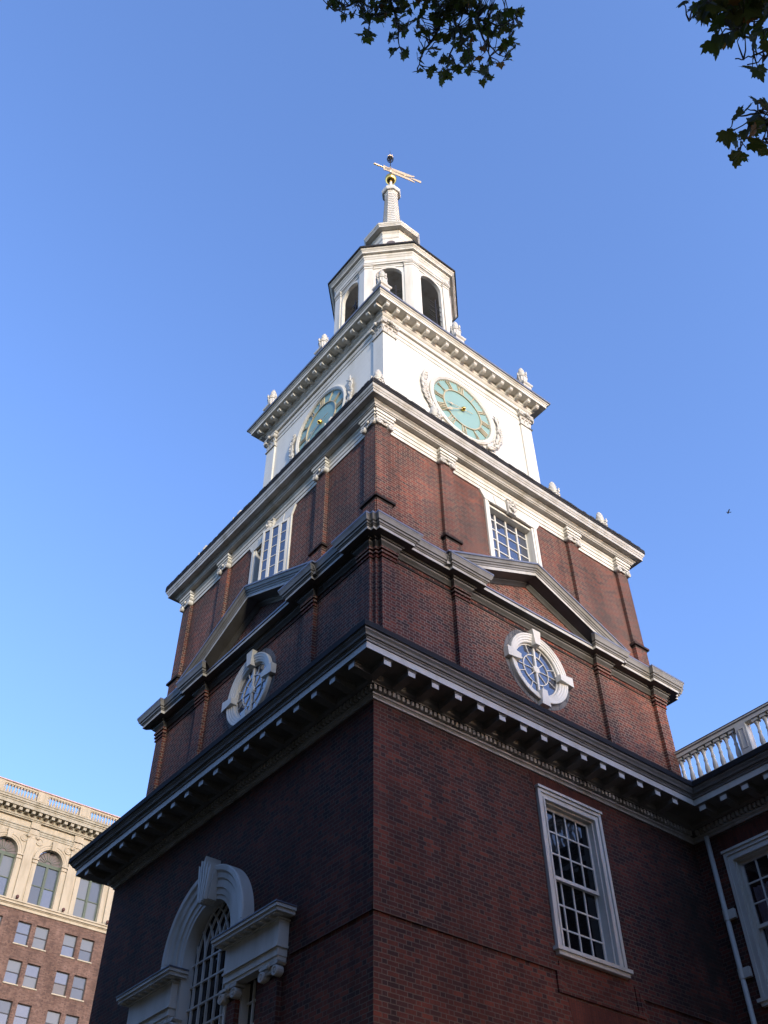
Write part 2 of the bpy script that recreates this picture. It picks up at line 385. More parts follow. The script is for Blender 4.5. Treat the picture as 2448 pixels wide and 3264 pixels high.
m = MB(); m.box(2.6, A1+0.033, B0, B1, 7.80, 7.90); obj('belt_course', m, M['brick'], T, 1)
# rubbed-brick jack arches
m = MB(); m.prism([(-0.84, 11.06), (0.90, 11.06), (1.02, 11.46), (-0.96, 11.46)], A1-0.02, A1+0.006); obj('jack_arch', m, M['brick_arch'], T)
m = MB(); m.prism([(-0.60, 6.9), (1.0, 6.9), (1.1, 7.42), (-0.7, 7.42)], A1-0.02, A1+0.006); obj('jack_arch', m, M['brick_arch'], T)

# ---- sash window with 24 panes
def sash_window(parent, cu, z0, z1, hw, wallo, k=0, cols=4, glassmat='glass', name='sash_window', loc=None):
    """hw: half width of the opening; casing stands proud of the wall"""
    cs = MB(); cw = 0.17
    for (a, b, o) in ((0.0, cw, 0.035), (cw*0.62, cw+0.004, 0.065), (-0.006, 0.035, 0.05)):
        u0, u1 = cu-hw-b, cu-hw-a; e = 0.1-b*0.05
        cs.box(u0, u1, wallo-e, wallo+o, z0, z1+b); cs.box(2*cu-u1, 2*cu-u0, wallo-e, wallo+o, z0, z1+b)
        cs.box(u1, 2*cu-u1, wallo-e, wallo+o, z1+a, z1+b)
    cs.box(cu-hw-cw-0.02, cu+hw+cw+0.02, wallo-0.05, wallo+0.10, z1+cw, z1+cw+0.05)
    cs.box(cu-hw, cu-hw+0.04, wallo-0.24, wallo-0.02, z0, z1); cs.box(cu+hw-0.04, cu+hw, wallo-0.24, wallo-0.02, z0, z1); cs.box(cu-hw+0.04, cu+hw-0.04, wallo-0.24, wallo-0.02, z1-0.04, z1)
    W = obj(name, cs, M['white'], parent, k, loc)
    sl = MB(); sl.box(cu-hw-cw-0.07, cu+hw+cw+0.07, wallo-0.15, wallo+0.12, z0-0.05, z0+0.015); sl.box(cu-hw-cw-0.02, cu+hw+cw+0.02, wallo-0.05, wallo+0.085, z0-0.12, z0-0.05)
    obj('sill', sl, M['white'], W)
    zm = (z0+z1)/2-0.02; i = hw-0.04
    for (b0, b1, oo) in ((z0, zm+0.03, wallo-0.17), (zm-0.03, z1-0.042, wallo-0.115)):
        sh = MB(); st = 0.055; e0, e1 = oo-0.045, oo
        sh.box(cu-i, cu-i+st, e0, e1, b0, b1); sh.box(cu+i-st, cu+i, e0, e1, b0, b1)
        sh.box(cu-i+st, cu+i-st, e0, e1, b0, b0+0.065); sh.box(cu-i+st, cu+i-st, e0, e1, b1-0.055, b1)
        gw = 2*(i-st)/cols; gh = (b1-b0-0.12)/3
        for c in range(1, cols): sh.box(cu-i+st+gw*c-0.014, cu-i+st+gw*c+0.014, e0+0.006, e1-0.004, b0+0.065, b1-0.055)
        for r in (1, 2): sh.box(cu-i+st, cu+i-st, e0+0.009, e1-0.007, b0+0.065+gh*r-0.014, b0+0.065+gh*r+0.014)
        obj('sash', sh, M['white'], W)
        gl = MB(); gl.box(cu-i+st, cu+i-st, oo-0.032, oo-0.024, b0+0.06, b1-0.05); obj('glass', gl, M[glassmat], W)
    bk = MB(); bk.box(cu-hw, cu+hw, wallo-1.6, wallo-0.9, z0-0.1, z1); 
    return W
sash_window(T, 0.035, 8.19, 10.98, 0.69, A1)
# dark rooms behind the base windows
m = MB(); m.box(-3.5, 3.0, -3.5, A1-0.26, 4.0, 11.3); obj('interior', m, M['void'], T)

# ---- Venetian (Palladian) window on the left face
m = MB(); sp_z = 8.76
m.ring([(0.79, 4.50), (0.79, 4.80), (0.86, 4.80), (0.87, 4.82), (0.98, 4.82), (0.99, 4.85), (1.12, 4.85), (1.15, 4.88), (1.24, 4.89), (1.28, 4.93), (1.36, 4.94), (1.38, 4.92), (1.38, 4.69)], 0, sp_z, 48, 0, 0, PI)
for sgn in (-1, 1):
    for (r0, r1, o) in ((0.79, 0.865, 4.80), (0.865, 0.985, 4.82), (0.985, 1.14, 4.85), (1.14, 1.26, 4.89), (1.26, 1.38, 4.93)):
        lo, hi = sorted((sgn*r0, sgn*r1)); m.box(lo, hi, 4.69, o, 8.40, sp_z)
    lo, hi = sorted((sgn*0.792, sgn*0.86)); m.box(lo, hi, 4.44, 4.78, 5.0, 8.80)
PW = obj('palladian_window', m, M['white'], T, 1)
kb = MB()
def keyblock(w0, w1, z0, z1, o): kb.prism([(-w0, z0), (w0, z0), (w1, z1), (-w1, z1)], 4.78, o)
for q, (a, b, o, zt) in enumerate(((-0.02, 0.02, 5.04, 10.36), (0.02, 0.055, 4.99, 10.32), (0.055, 0.09, 5.04, 10.32), (0.09, 0.12, 4.99, 10.26), (0.12, 0.16, 5.03, 10.25), (0.16, 0.20, 4.97, 10.13))):
    for sgn in ((1,) if q == 0 else (-1, 1)):
        k0, k1 = 0.75, 1.35; zt -= 0.10
        pl = [(sgn*a*k0, 9.46+0.01*q), (sgn*b*k0, 9.46+0.01*q), (sgn*b*k1, zt), (sgn*a*k1, zt)]
        kb.prism(pl, 4.78-0.002*q, o)
        kb.prism([(sgn*a*k1, zt+0.001), (sgn*b*k1, zt+0.001), (sgn*b*k1*1.03, zt+0.09), (sgn*a*k1*1.03, zt+0.015)], 4.71, o)
obj('keystone', kb, M['white'], PW)
def pal_entab(s):
    """entablature block over one side light, s = side"""
    e = MB(); a, b = 0.90, 2.50
    def bx(d0, o, z0, z1):
        lo, hi = sorted((s*(a-d0), s*(b+d0))); e.box(lo, hi, 4.69, o, z0, z1)
    bx(0, 4.90, 7.95, 8.36); bx(0.015, 4.925, 7.925, 7.965); bx(-0.01, 4.89, 7.80, 7.925); bx(-0.025, 4.87, 7.74, 7.80)
    bx(0.03, 4.94, 8.36, 8.385); bx(0.16, 5.07, 8.415, 8.475); bx(0.19, 5.10, 8.475, 8.53)
    nb = 9
    for i in range(nb):
        c = s*(a-0.06+(b-a+0.12)*i/(nb-1)); e.box(c-0.035, c+0.035, 4.90, 5.045, 8.386, 8.414)
    E_ = obj('entablature', e, M['white'], PW)
    l = MB(); lo, hi = sorted((s*(a-0.205), s*(b+0.205))); l.box(lo, hi, 4.70, 5.115, 8.532, 8.555); obj('flashing', l, M['lead'], E_)
def volute(mb, cu, o, cz, r=0.07, flip=1, dirn=None):
    """scroll: disc with spiral ridge, facing outward"""
    mb.ring([(0.0, o+0.03), (r*0.28, o+0.03), (r*0.34, o+0.012), (r*0.55, o+0.01), (r*0.62, o+0.028), (r*0.92, o+0.028), (r, o+0.01), (r, o-0.10)], cu, cz, 16, smooth=False)
def ionic(mb, cu, hw, o, zt, h=0.24, vr=0.085):
    """Ionic capital: abacus, egg band, drooping garland and two scrolls"""
    mb.prism([(cu-hw-0.05, zt), (cu+hw+0.05, zt), (cu+hw+0.075, zt-0.02), (cu+hw+0.04, zt-0.05), (cu-hw-0.04, zt-0.05), (cu-hw-0.075, zt-0.02)], o-0.12, o+0.07)
    n = 10
    for i in range(n):
        t0, t1 = -1+2*i/n, -1+2*(i+1)/n
        f = lambda t: zt-0.055-0.05*(t*t)
        mb.prism([(cu+hw*t0, f(t0)), (cu+hw*t1, f(t1)), (cu+hw*t1, f(t1)-0.045), (cu+hw*t0, f(t0)-0.045)], o-0.1, o+0.035+0.035*abs((t0+t1)/2))
    for i in range(5):
        t = -0.6+0.3*i; mb.blob((cu+hw*t, -(o+0.02), zt-0.125+0.02*abs(t)), 0.032, 0.03, 0.04, 6, 4)
    for s in (-1, 1): volute(mb, cu+s*(hw-0.01), o+0.05, zt-h+vr+0.02, vr)
    mb.blob((cu, -(o+0.07), zt-0.04), 0.055, 0.035, 0.05, 6, 4)
for s in (-1, 1):
    pal_entab(s)
    for c in (1.02, 2.10) if False else (1.02, 2.22):
        cp = MB(); ionic(cp, s*c, 0.20, 4.80, 7.735, 0.25, 0.085); obj('capital', cp, M['sandpaint'], PW)
    for c in (0.95, 2.05): pass
# brick pilasters below the capitals
for s in (-1, 1):
    for c in (1.02, 2.22):
        m = MB()
        if c < 1.05: m.box(s*c-0.08 if s > 0 else s*c-0.17, s*c+0.17 if s > 0 else s*c+0.08, 4.705, 4.80, 0, 7.5)
        else: m.box(s*c-0.19, s*c+0.19, 4.705, 4.80, 0, 7.5)
        obj('pier', m, M['brick'], PW)
fr = MB(); go_ = 4.57
for s in (-1, 1):
    lo, hi = sorted((s*1.16, s*1.22)); fr.box(lo, hi, 4.50, 4.70, 5.0, 7.79)
    lo, hi = sorted((s*1.62, s*1.66)); fr.box(lo, hi, 4.50, 4.64, 5.0, 7.79)
    fr.box(s*1.40-0.016, s*1.40+0.016, 4.56, 4.60, 5.0, 7.79)
    for i in range(8):
        zz = 7.46-0.36*i; lo, hi = sorted((s*1.22, s*1.62)); fr.box(lo, hi, 4.562, 4.598, zz-0.014, zz+0.014)
for u in (-0.65, -0.39, -0.13, 0.13, 0.39, 0.65): fr.box(u-0.016, u+0.016, 4.555, 4.60, 5.0, 8.66)
for i in range(10):
    zz = 8.66-0.385*i; fr.box(-0.79, 0.79, 4.557, 4.598, zz-0.016, zz+0.016)
for u in (-0.65, -0.39, -0.13, 0.13, 0.39, 0.65):                 # interlaced Gothic tracery
    for sg in (-1, 1):
        pts = []
        for i in range(15):
            a = i/14*1.15; r = 1.05; pu = u+sg*r*(1-math.cos(a)); pz = 8.66+r*math.sin(a)
            if math.hypot(pu, pz-sp_z) > 0.80 and pz > sp_z: break
            pts.append((pu, pz))
        for p, q in zip(pts[:-1], pts[1:]): fr.bar(p[0], p[1], q[0], q[1], 0.026, 4.56+0.003*sg, 4.598+0.002*sg)
obj('glazing_bars', fr, M['white'], PW)
gl = MB(); gl.wall(arch_hole, [], 4.55); gl.wall(rect(-1.66, -1.10, 5.0, 7.8), [], 4.551); gl.wall(rect(1.10, 1.66, 5.0, 7.8), [], 4.551); obj('glass', gl, M['glass'], PW)

# ---- main cornice (shared profile with the wing)
PATH1 = [(XW, A1), (-A1, A1), (-A1, -A1), (XW, -A1), (XW, -16.0)]
PROF1 = [(0.0, 11.49), (0.03, 11.49), (0.035, 11.52), (0.06, 11.545), (0.08, 11.55), (0.08, 11.59), (0.055, 11.595), (0.055, 11.70), (0.15, 11.705), (0.155, 11.725), (0.20, 11.745), (0.21, 11.76),
         (0.215, 11.862), (0.70, 11.862), (0.70, 11.992), (0.725, 11.995), (0.735, 12.03), (0.75, 12.04), (0.755, 12.06), (0.785, 12.065), (0.80, 12.10), (0.835, 12.14), (0.84, 12.165), (0.855, 12.168), (0.858, 12.19), (0.3, 12.195)]
ROOF1 = [(0.86, 12.172), (0.872, 12.172), (0.874, 12.285), (0.80, 12.32), (-0.3, 12.66)]
def dentils(mb, x0, x1, along, fixed, o0, o1, z0, z1, step=0.105, wd=0.062):
    n = int(abs(x1-x0)/step)
    for i in range(n):
        a = min(x0, x1)+step*(i+0.3)
        if along == 'R': mb.box(a, a+wd, fixed+o0, fixed+o1, z0, z1)
        elif along == 'L': mb.hexa([(-fixed-o1, a, z0), (-fixed-o0, a, z0), (-fixed-o0, a+wd, z0), (-fixed-o1, a+wd, z0), (-fixed-o1, a, z1), (-fixed-o0, a, z1), (-fixed-o0, a+wd, z1), (-fixed-o1, a+wd, z1)])
        else: mb.hexa([(fixed-o1, a, z0), (fixed-o0, a, z0), (fixed-o0, a+wd, z0), (fixed-o1, a+wd, z0), (fixed-o1, a, z1), (fixed-o0, a, z1), (fixed-o0, a+wd, z1), (fixed-o1, a+wd, z1)])
m = MB(); m.sweep(PATH1, PROF1[:7], [0, 1, 2], ends=False); m.sweep(PATH1, PROF1[6:14], [0, 1, 2], ends=False, mi=1); m.sweep(PATH1, PROF1[13:15], [0, 1, 2], ends=False, mi=2); m.sweep(PATH1, PROF1[14:], [0, 1, 2], ends=False, mi=1)  # frieze and soffit take the dark paint as built-in shade
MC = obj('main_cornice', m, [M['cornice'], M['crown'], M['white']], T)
m = MB(); dentils(m, -4.83, 3.82, 'R', A1, 0.055, 0.145, 11.60, 11.692); obj('dentil_band', m, M['cornice'], MC)
m = MB(); dentils(m, -4.83, 4.83, 'L', A1, 0.055, 0.145, 11.60, 11.692); obj('dentil_band', m, M['cornice'], MC)
def modillion_mesh(w_, d0, d1, z0, z1, name):
    """bracket with an S-curved underside and a small cap; origin in the middle of the wall line"""
    q = MB(); h = z1-z0; n = 10; prof = []
    for i in range(n+1):
        t = i/n; d = d0+(d1-d0)*t
        prof.append((d, z0+h*(0.0 if t > 0.75 else -0.22*math.cos(t/0.75*PI*0.5))))
    pts = prof+[(d1, z1-0.03), (d0, z1-0.03)]
    k = len(pts)
    q.add([(-w_/2, -d, z) for d, z in pts]+[(w_/2, -d, z) for d, z in pts], [tuple(range(k)), tuple(range(2*k-1, k-1, -1))]+[(i, (i+1) % k, k+(i+1) % k, k+i) for i in range(k)])
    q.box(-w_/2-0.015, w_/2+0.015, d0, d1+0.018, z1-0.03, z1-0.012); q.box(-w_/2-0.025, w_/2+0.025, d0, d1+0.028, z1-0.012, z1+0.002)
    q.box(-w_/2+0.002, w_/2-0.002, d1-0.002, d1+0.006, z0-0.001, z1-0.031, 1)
    return q.mesh(name, [M['crown'], M['white']])  # dark body, white front plate: shade of the sides is painted in
mod_me = modillion_mesh(0.16, 0.21, 0.645, 11.735, 11.862, 'modillion')
for i in range(15): obj('modillion', mod_me, None, MC, 0, (-4.91+0.54*i, -A1, 0))
for i in range(19): obj('modillion', mod_me, None, MC, 1, (-A1, -4.91+0.5456*i, 0))
m = MB(); m.sweep(PATH1, ROOF1, [0, 1, 2], ends=False); obj('roof_ledge', m, M['shingle'], T)

# ---- oculus storey: brick with strips, plan traced round the strips
a2, s2 = 4.42, 4.52
def face_path(lst):  # local (u, o) -> plan
    return lst
Rf = [(-a2, a2), (-4.34, a2), (-4.34, s2), (-4.00, s2), (-4.00, a2), (-2.36, a2), (-2.36, s2), (-1.98, s2), (-1.98, a2),
      (2.07, a2), (2.07, s2), (2.45, s2), (2.45, a2), (4.10, a2), (4.10, s2), (4.44, s2), (4.44, a2), (4.53, a2)]
Lf = [(-a2, a2), (-4.34, a2), (-4.34, s2), (-4.00, s2), (-4.00, a2), (-2.40, a2), (-2.40, s2), (-2.02, s2), (-2.02, a2),
      (2.02, a2), (2.02, s2), (2.40, s2), (2.40, a2), (4.00, a2), (4.00, s2), (4.34, s2), (4.34, a2), (a2, a2)]
pathL = [(-o, -u) for u, o in Lf]; pathR = [(u, -o) for u, o in Rf]
PATH2 = pathL+pathR[1:]+[(4.63, -4.34), (4.63, -4.0), (4.53, -4.0), (4.53, a2)]
PATH2[len(pathL)+len(pathR)-2] = (4.53, -a2)
PATH2.insert(len(pathL)+len(pathR)-1, (4.53, -4.34))
nL = len(pathL)
m = MB(); m.sweep(PATH2, [(0, 12.2), (0, 16.02)], ends=False)
# the wall has round openings: rebuild the middle bays with a hole
mid_segs = [8, nL-1+8]
m = MB(); m.sweep(PATH2, [(0, 12.2), (0, 16.02)], [i for i in range(len(PATH2)-1) if i not in mid_segs], ends=False)
CZ = 14.45
circ = [(0.05+0.66*math.cos(2*PI*i/40), CZ+0.66*math.sin(2*PI*i/40)) for i in range(40)]
circL = [(u-0.10, z) for u, z in circ]
m.wall(rect(-1.98, 2.07, 12.2, 17.1), [circ], a2, 0.2)
mL = MB(); mL.wall(rect(-2.02, 2.02, 12.2, 17.1), [circL], a2, 0.2)
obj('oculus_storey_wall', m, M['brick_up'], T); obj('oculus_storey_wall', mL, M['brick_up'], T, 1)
m = MB(); m.sweep(PATH2, [(0.004, 15.20), (0.03, 15.20), (0.03, 15.245), (0.012, 15.25), (0.012, 15.29), (0.045, 15.295), (0.045, 15.345), (0.02, 15.35), (0.02, 15.39), (0.06, 15.395), (0.06, 15.45), (0.03, 15.455), (0.0, 15.5)],
        [i for i in range(len(PATH2)-1) if i not in (4, 8, 12, nL-1+4, nL-1+8, nL-1+12)], ends=True)
obj('corbel', m, M['brick_up'], T)
for q in (4, 8, 12, nL-1+4, nL-1+8, nL-1+12):
    m = MB(); m.sweep(PATH2, [(0.004, 15.34), (0.022, 15.34), (0.022, 15.39), (0.004, 15.39)], [q], ends=False); obj('string_course', m, M['brick_soot'], T)
BED2 = [(0.0, 15.47), (0.03, 15.475), (0.05, 15.50), (0.10, 15.545), (0.11, 15.58), (0.14, 15.585), (0.145, 15.625)]
PROF2 = BED2+[(0.295, 15.63), (0.295, 15.70)]
PROF2C = [(0.295, 15.70), (0.31, 15.704), (0.325, 15.73), (0.345, 15.735), (0.355, 15.775), (0.38, 15.785), (0.405, 15.855), (0.42, 15.885), (0.425, 15.925), (0.1, 15.94)]
FL2 = [(0.423, 15.905), (0.430, 15.905), (0.430, 15.95), (0.0, 16.06)]
PROF2M = BED2+[(0.295, 15.63), (0.295, 15.715), (0.1, 15.72)]
FL2M = [(0.31, 15.71), (0.318, 15.71), (0.318, 15.755), (0.0, 15.86)]
allseg = [i for i in range(len(PATH2)-1)]
# the crown of the level cornice stops where the pediments stand on it
midL, midR = [8], [nL-1+8]
m = MB(); m.sweep(PATH2, PROF2[:len(BED2)+1], allseg, ends=True, mi=2); m.sweep(PATH2, PROF2[-2:], [i for i in allseg if i not in midL+midR], ends=False); m.sweep(PATH2, PROF2C, [i for i in allseg if i not in midL+midR], ends=True, mi=1); m.sweep(PATH2, PROF2M[-3:], midL, ends=False); m.sweep(PATH2, PROF2M[-3:], midR, ends=False)  # bed and soffit carry their shade in the paint colour
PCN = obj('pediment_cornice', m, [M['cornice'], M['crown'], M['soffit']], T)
m = MB(); m.sweep(PATH2, FL2, [i for i in allseg if i not in midL+midR], ends=True); m.sweep(PATH2, FL2M, midL, ends=False); m.sweep(PATH2, FL2M, midR, ends=False)
obj('flashing', m, M['lead'], PCN)
def rake(mb, u0, u1, zb, za, prof, mi=0):
    """mitred raking cornice: profile (o, drop measured square to the slope)"""
    uc = (u0+u1)/2; L_ = math.hypot(uc-u0, za-zb); nx, nz = (za-zb)/L_, (uc-u0)/L_   # normal of left slope = (-nx, nz)
    vs = []; k = len(prof)
    for st in range(3):
        for o, d in prof:
            if st == 1: vs.append((uc, -o, za+d/nz))
            else: vs.append((u0 if st == 0 else u1, -o, zb+d/nz))
    fs = [(st*k+i, (st+1)*k+i, (st+1)*k+i+1, st*k+i+1) for st in range(2) for i in range(k-1)]
    fs += [tuple(range(k)), tuple(range(2*k, 3*k))]
    mb.add(vs, fs, mi)
RK = [(a2-0.1, -0.33), (a2+0.02, -0.33), (a2+0.05, -0.30), (a2+0.10, -0.265), (a2+0.10, -0.235), (4.80, -0.23), (4.80, -0.155), (4.815, -0.15), (4.825, -0.115), (4.85, -0.10), (4.855, -0.07), (4.88, -0.06), (4.90, -0.02), (4.915, 0.0), (a2-0.1, 0.01)]
for k, (u0, u1) in ((0, (-2.80, 2.86)), (1, (-2.82, 2.82))):
    m = MB(); rake(m, u0, u1, 15.93, 17.15, RK[5:7]); rake(m, u0, u1, 15.93, 17.15, RK[6:], 1); rake(m, u0, u1, 15.93, 17.15, RK[:6], 2); PD = obj('pediment', m, [M['cornice'], M['crown'], M['soffit']], T, k)  # underside of the rake is coloured as if in shade
    m = MB(); rake(m, u0-0.05, u1+0.05, 15.93, 17.172, [(4.905, -0.012), (4.93, -0.012), (4.93, 0.03), (a2-0.1, 0.045)]); obj('flashing', m, M['lead'], PD)
# ---- round windows
def oculus(k):
    m = MB(); m.ring([(0.655, 4.24), (0.655, 4.44), (0.67, 4.455), (0.71, 4.46), (0.715, 4.475), (0.765, 4.48), (0.77, 4.492), (0.815, 4.497), (0.83, 4.51), (0.86, 4.512), (0.868, 4.50), (0.868, 4.41)], 0, CZ, 56)
    O = obj('oculus_window', m, M['white'], T, k, (0.05, 0, 0) if k == 0 else (0, 0.05, 0))
    m = MB(); m.ring([(0.87, 4.40), (0.87, 4.428), (0.985, 4.428), (0.985, 4.40)], 0, CZ, 56); obj('brick_surround', m, M['brick_grey'], O)
    for q in range(4):
        m = MB(); a = q*PI/2; c, s = math.cos(a), math.sin(a)
        m.prism([(c*r-s*t, CZ+s*r+c*t) for r, t in ((0.60, -0.075), (0.99, -0.125), (0.99, 0.125), (0.60, 0.075))], 4.40, 4.555); obj('keystone', m, M['white'], O)
    m = MB(); f0, f1 = 4.365, 4.395
    m.ring([(0.62, f0), (0.62, f1), (0.657, f1), (0.657, f0)], 0, CZ, 48)
    m.ring([(0.365, f0), (0.365, f1-0.004), (0.385, f1-0.004), (0.385, f0)], 0, CZ, 40)
    m.ring([(0.0, f1+0.02), (0.09, f1+0.02), (0.10, f1), (0.10, f0)], 0, CZ, 20)
    m.box(-0.026, 0.026, f0, f1+0.012, CZ-0.625, CZ-0.09); m.box(-0.026, 0.026, f0, f1+0.012, CZ+0.09, CZ+0.625)
    for i in range(8):
        if i in (2, 6): continue
        a = i*PI/4; m.bar(0.1*math.cos(a), CZ+0.1*math.sin(a), 0.625*math.cos(a) if i % 4 == 0 else 0.37*math.cos(a), CZ+(0.625 if i % 4 == 0 else 0.37)*math.sin(a), 0.016, f0, f1-0.006)
    for i in range(8):
        a = PI/8+i*PI/4; m.bar(0.383*math.cos(a), CZ+0.383*math.sin(a), 0.625*math.cos(a), CZ+0.625*math.sin(a), 0.016, f0, f1-0.008)
    obj('glazing_bars', m, M['white'], O)
    m = MB(); m.disc(0, CZ, 0.66, 4.37); obj('glass', m, M['glass_hi'], O)
oculus(0); oculus(1)

# ---- upper brick storey
a3, p3 = 4.30, 4.40
m = MB(); m.wall(rect(-a3, a3, 15.8, 20.1), [rect(-0.80, 0.80, 17.2, 19.27)], a3, 0.3)
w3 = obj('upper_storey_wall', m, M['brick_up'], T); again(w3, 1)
m = MB(); m.wall(rect(-a3, a3, 15.8, 20.1), [], a3); w3 = obj('upper_storey_wall', m, M['brick_up'], T, 2); again(w3, 3)
def pilaster(u0, u1, k, corner=0):
    m = MB(); m.box(u0, u1, a3-0.02, p3, 16.0, 19.55)
    if corner: m.box(-p3 if corner < 0 else a3-0.05, -a3+0.05 if corner < 0 else p3, 0 if False else 4.0, a3-0.02, 16.0, 19.55)
    P_ = obj('pilaster', m, M['brick_up'], T, k)
    b = MB(); e = 0.045
    for (z0, z1, d) in ((16.95, 17.0, e*0.6), (17.0, 17.06, e*1.7), (17.06, 17.09, e*1.2)):
        b.box(u0-d, u1+d, a3-0.02, p3+d, z0, z1)
        if corner: b.box(-p3-d if corner < 0 else 4.0, -4.0 if corner < 0 else p3+d, 3.98-d, a3-0.021, z0+0.001, z1-0.001)
    obj('base_moulding', b, M['brick_soot'], P_)
    b = MB(); b.box(u0-0.012, u1+0.012, a3-0.02, p3+0.022, 15.9, 16.95); obj('plinth', b, M['brick_up'], P_)
    # architrave block with three steps
    b = MB()
    for (z0, z1, d) in ((19.72, 19.78, 0.055), (19.78, 19.85, 0.085), (19.85, 19.94, 0.115)):
        b.box(u0-d+0.02, u1+d-0.02, a3, p3+d, z0, z1)
    obj('architrave_block', b, M['white'], P_)
    c = MB(); ionic(c, (u0+u1)/2, (u1-u0)/2, p3+0.01, 19.72, 0.25, 0.085); obj('capital', c, M['sandpaint'], P_)
for k in range(2):
    pilaster(-4.38, -3.98, k, 0); pilaster(3.98, 4.38, k, 0)
    for c in (-2.20, 2.24): pilaster(c-0.19, c+0.19, k)
m = MB(); m.ngon([(a3+0.0, 19.55), (a3+0.03, 19.55), (a3+0.03, 19.65), (a3+0.05, 19.655), (a3+0.05, 19.77), (a3+0.07, 19.775), (a3+0.07, 19.86), (a3+0.10, 19.89), (a3+0.11, 19.945), (a3+0.02, 19.95)])
AR3 = obj('architrave', m, M['white'], T)
m = MB(); m.ngon([(a3+0.02, 19.95), (a3+0.24, 19.95), (a3+0.24, 19.985), (a3+0.26, 19.99), (a3+0.28, 20.03), (a3+0.32, 20.055), (a3+0.325, 20.085), (a3+0.465, 20.09), (a3+0.465, 20.185), (a3+0.48, 20.19), (a3+0.49, 20.225), (a3+0.515, 20.25), (a3+0.525, 20.30), (a3+0.53, 20.335), (a3+0.3, 20.34)])
obj('upper_cornice', m, M['cornice'], T)
m = MB(); m.ngon([(a3+0.525, 20.325), (a3+0.545, 20.325), (a3+0.548, 20.465), (3.0, 21.45)])
rz = random.Random(3)
for k in range(4):                                                   # ragged butt ends of the eaves shingles
    u = -4.80
    while u < 4.62:
        wv = rz.uniform(0.10, 0.18); dz = rz.uniform(-0.015, 0.02); oo = 4.852+rz.uniform(0, 0.012)
        pts = [(u+0.004, -oo), (u+wv-0.004, -oo), (u+wv-0.004, -4.70), (u+0.004, -4.70)]
        c, s = math.cos(-PI/2*k), math.sin(-PI/2*k); z0, z1 = 20.40, 20.475+dz
        P8 = [(x*c-y*s, x*s+y*c, z0 if j < 2 else z0+0.05) for j, (x, y) in enumerate(pts)]+[(x*c-y*s, x*s+y*c, z1 if j < 2 else z1+0.06) for j, (x, y) in enumerate(pts)]
        m.hexa(P8); u += wv
obj('shingle_roof', m, M['shingle'], T)

# ---- windows of the upper storey with white arches and carved mask keystones
def mask(mb):
    """bearded face carved on a tapering console"""
    mb.prism([(-0.12, 19.24), (0.12, 19.24), (0.15, 19.665), (-0.15, 19.665)], 4.31, 4.41)
    mb.prism([(-0.16, 19.667), (0.16, 19.667), (0.16, 19.69), (-0.16, 19.69)], 4.31, 4.44)
    n0 = len(mb.v)
    c = (0, -4.47, 19.60); mb.blob(c, 0.115, 0.11, 0.19, 12, 10)
    mb.blob((0, -4.585, 19.60), 0.022, 0.045, 0.055, 8, 6); mb.blob((0, -4.60, 19.565), 0.034, 0.03, 0.022, 8, 5)      # nose
    for s in (-1, 1):
        mb.blob((s*0.05, -4.565, 19.68), 0.05, 0.03, 0.018, 8, 5); mb.blob((s*0.047, -4.56, 19.645), 0.024, 0.02, 0.016, 8, 5)   # brow, eye
        mb.blob((s*0.07, -4.545, 19.58), 0.035, 0.03, 0.035, 8, 5); mb.blob((s*0.118, -4.46, 19.62), 0.022, 0.035, 0.05, 6, 5)  # cheek, ear
        mb.blob((s*0.045, -4.575, 19.535), 0.048, 0.025, 0.018, 8, 5)                                                       # moustache
        for q in range(4): mb.blob((s*(0.025+0.03*q), -4.545+0.015*q, 19.46-0.02*(q % 2)+0.03*q), 0.024, 0.035, 0.06, 6, 5)   # beard locks
        for q in range(4): mb.blob((s*(0.03+0.035*q), -4.53+0.025*q, 19.785-0.025*q), 0.03, 0.035, 0.035, 6, 5)              # hair curls
    mb.blob((0, -4.565, 19.512), 0.035, 0.018, 0.012, 8, 5); mb.blob((0, -4.54, 19.40), 0.03, 0.035, 0.07, 6, 5); mb.blob((0, -4.54, 19.80), 0.035, 0.035, 0.035, 6, 5)
    for i in range(n0, len(mb.v)):
        x, y, z = mb.v[i]; mb.v[i] = (x*0.86, -4.42+(y+4.47)*0.72, 19.475+(z-19.60)*0.86)
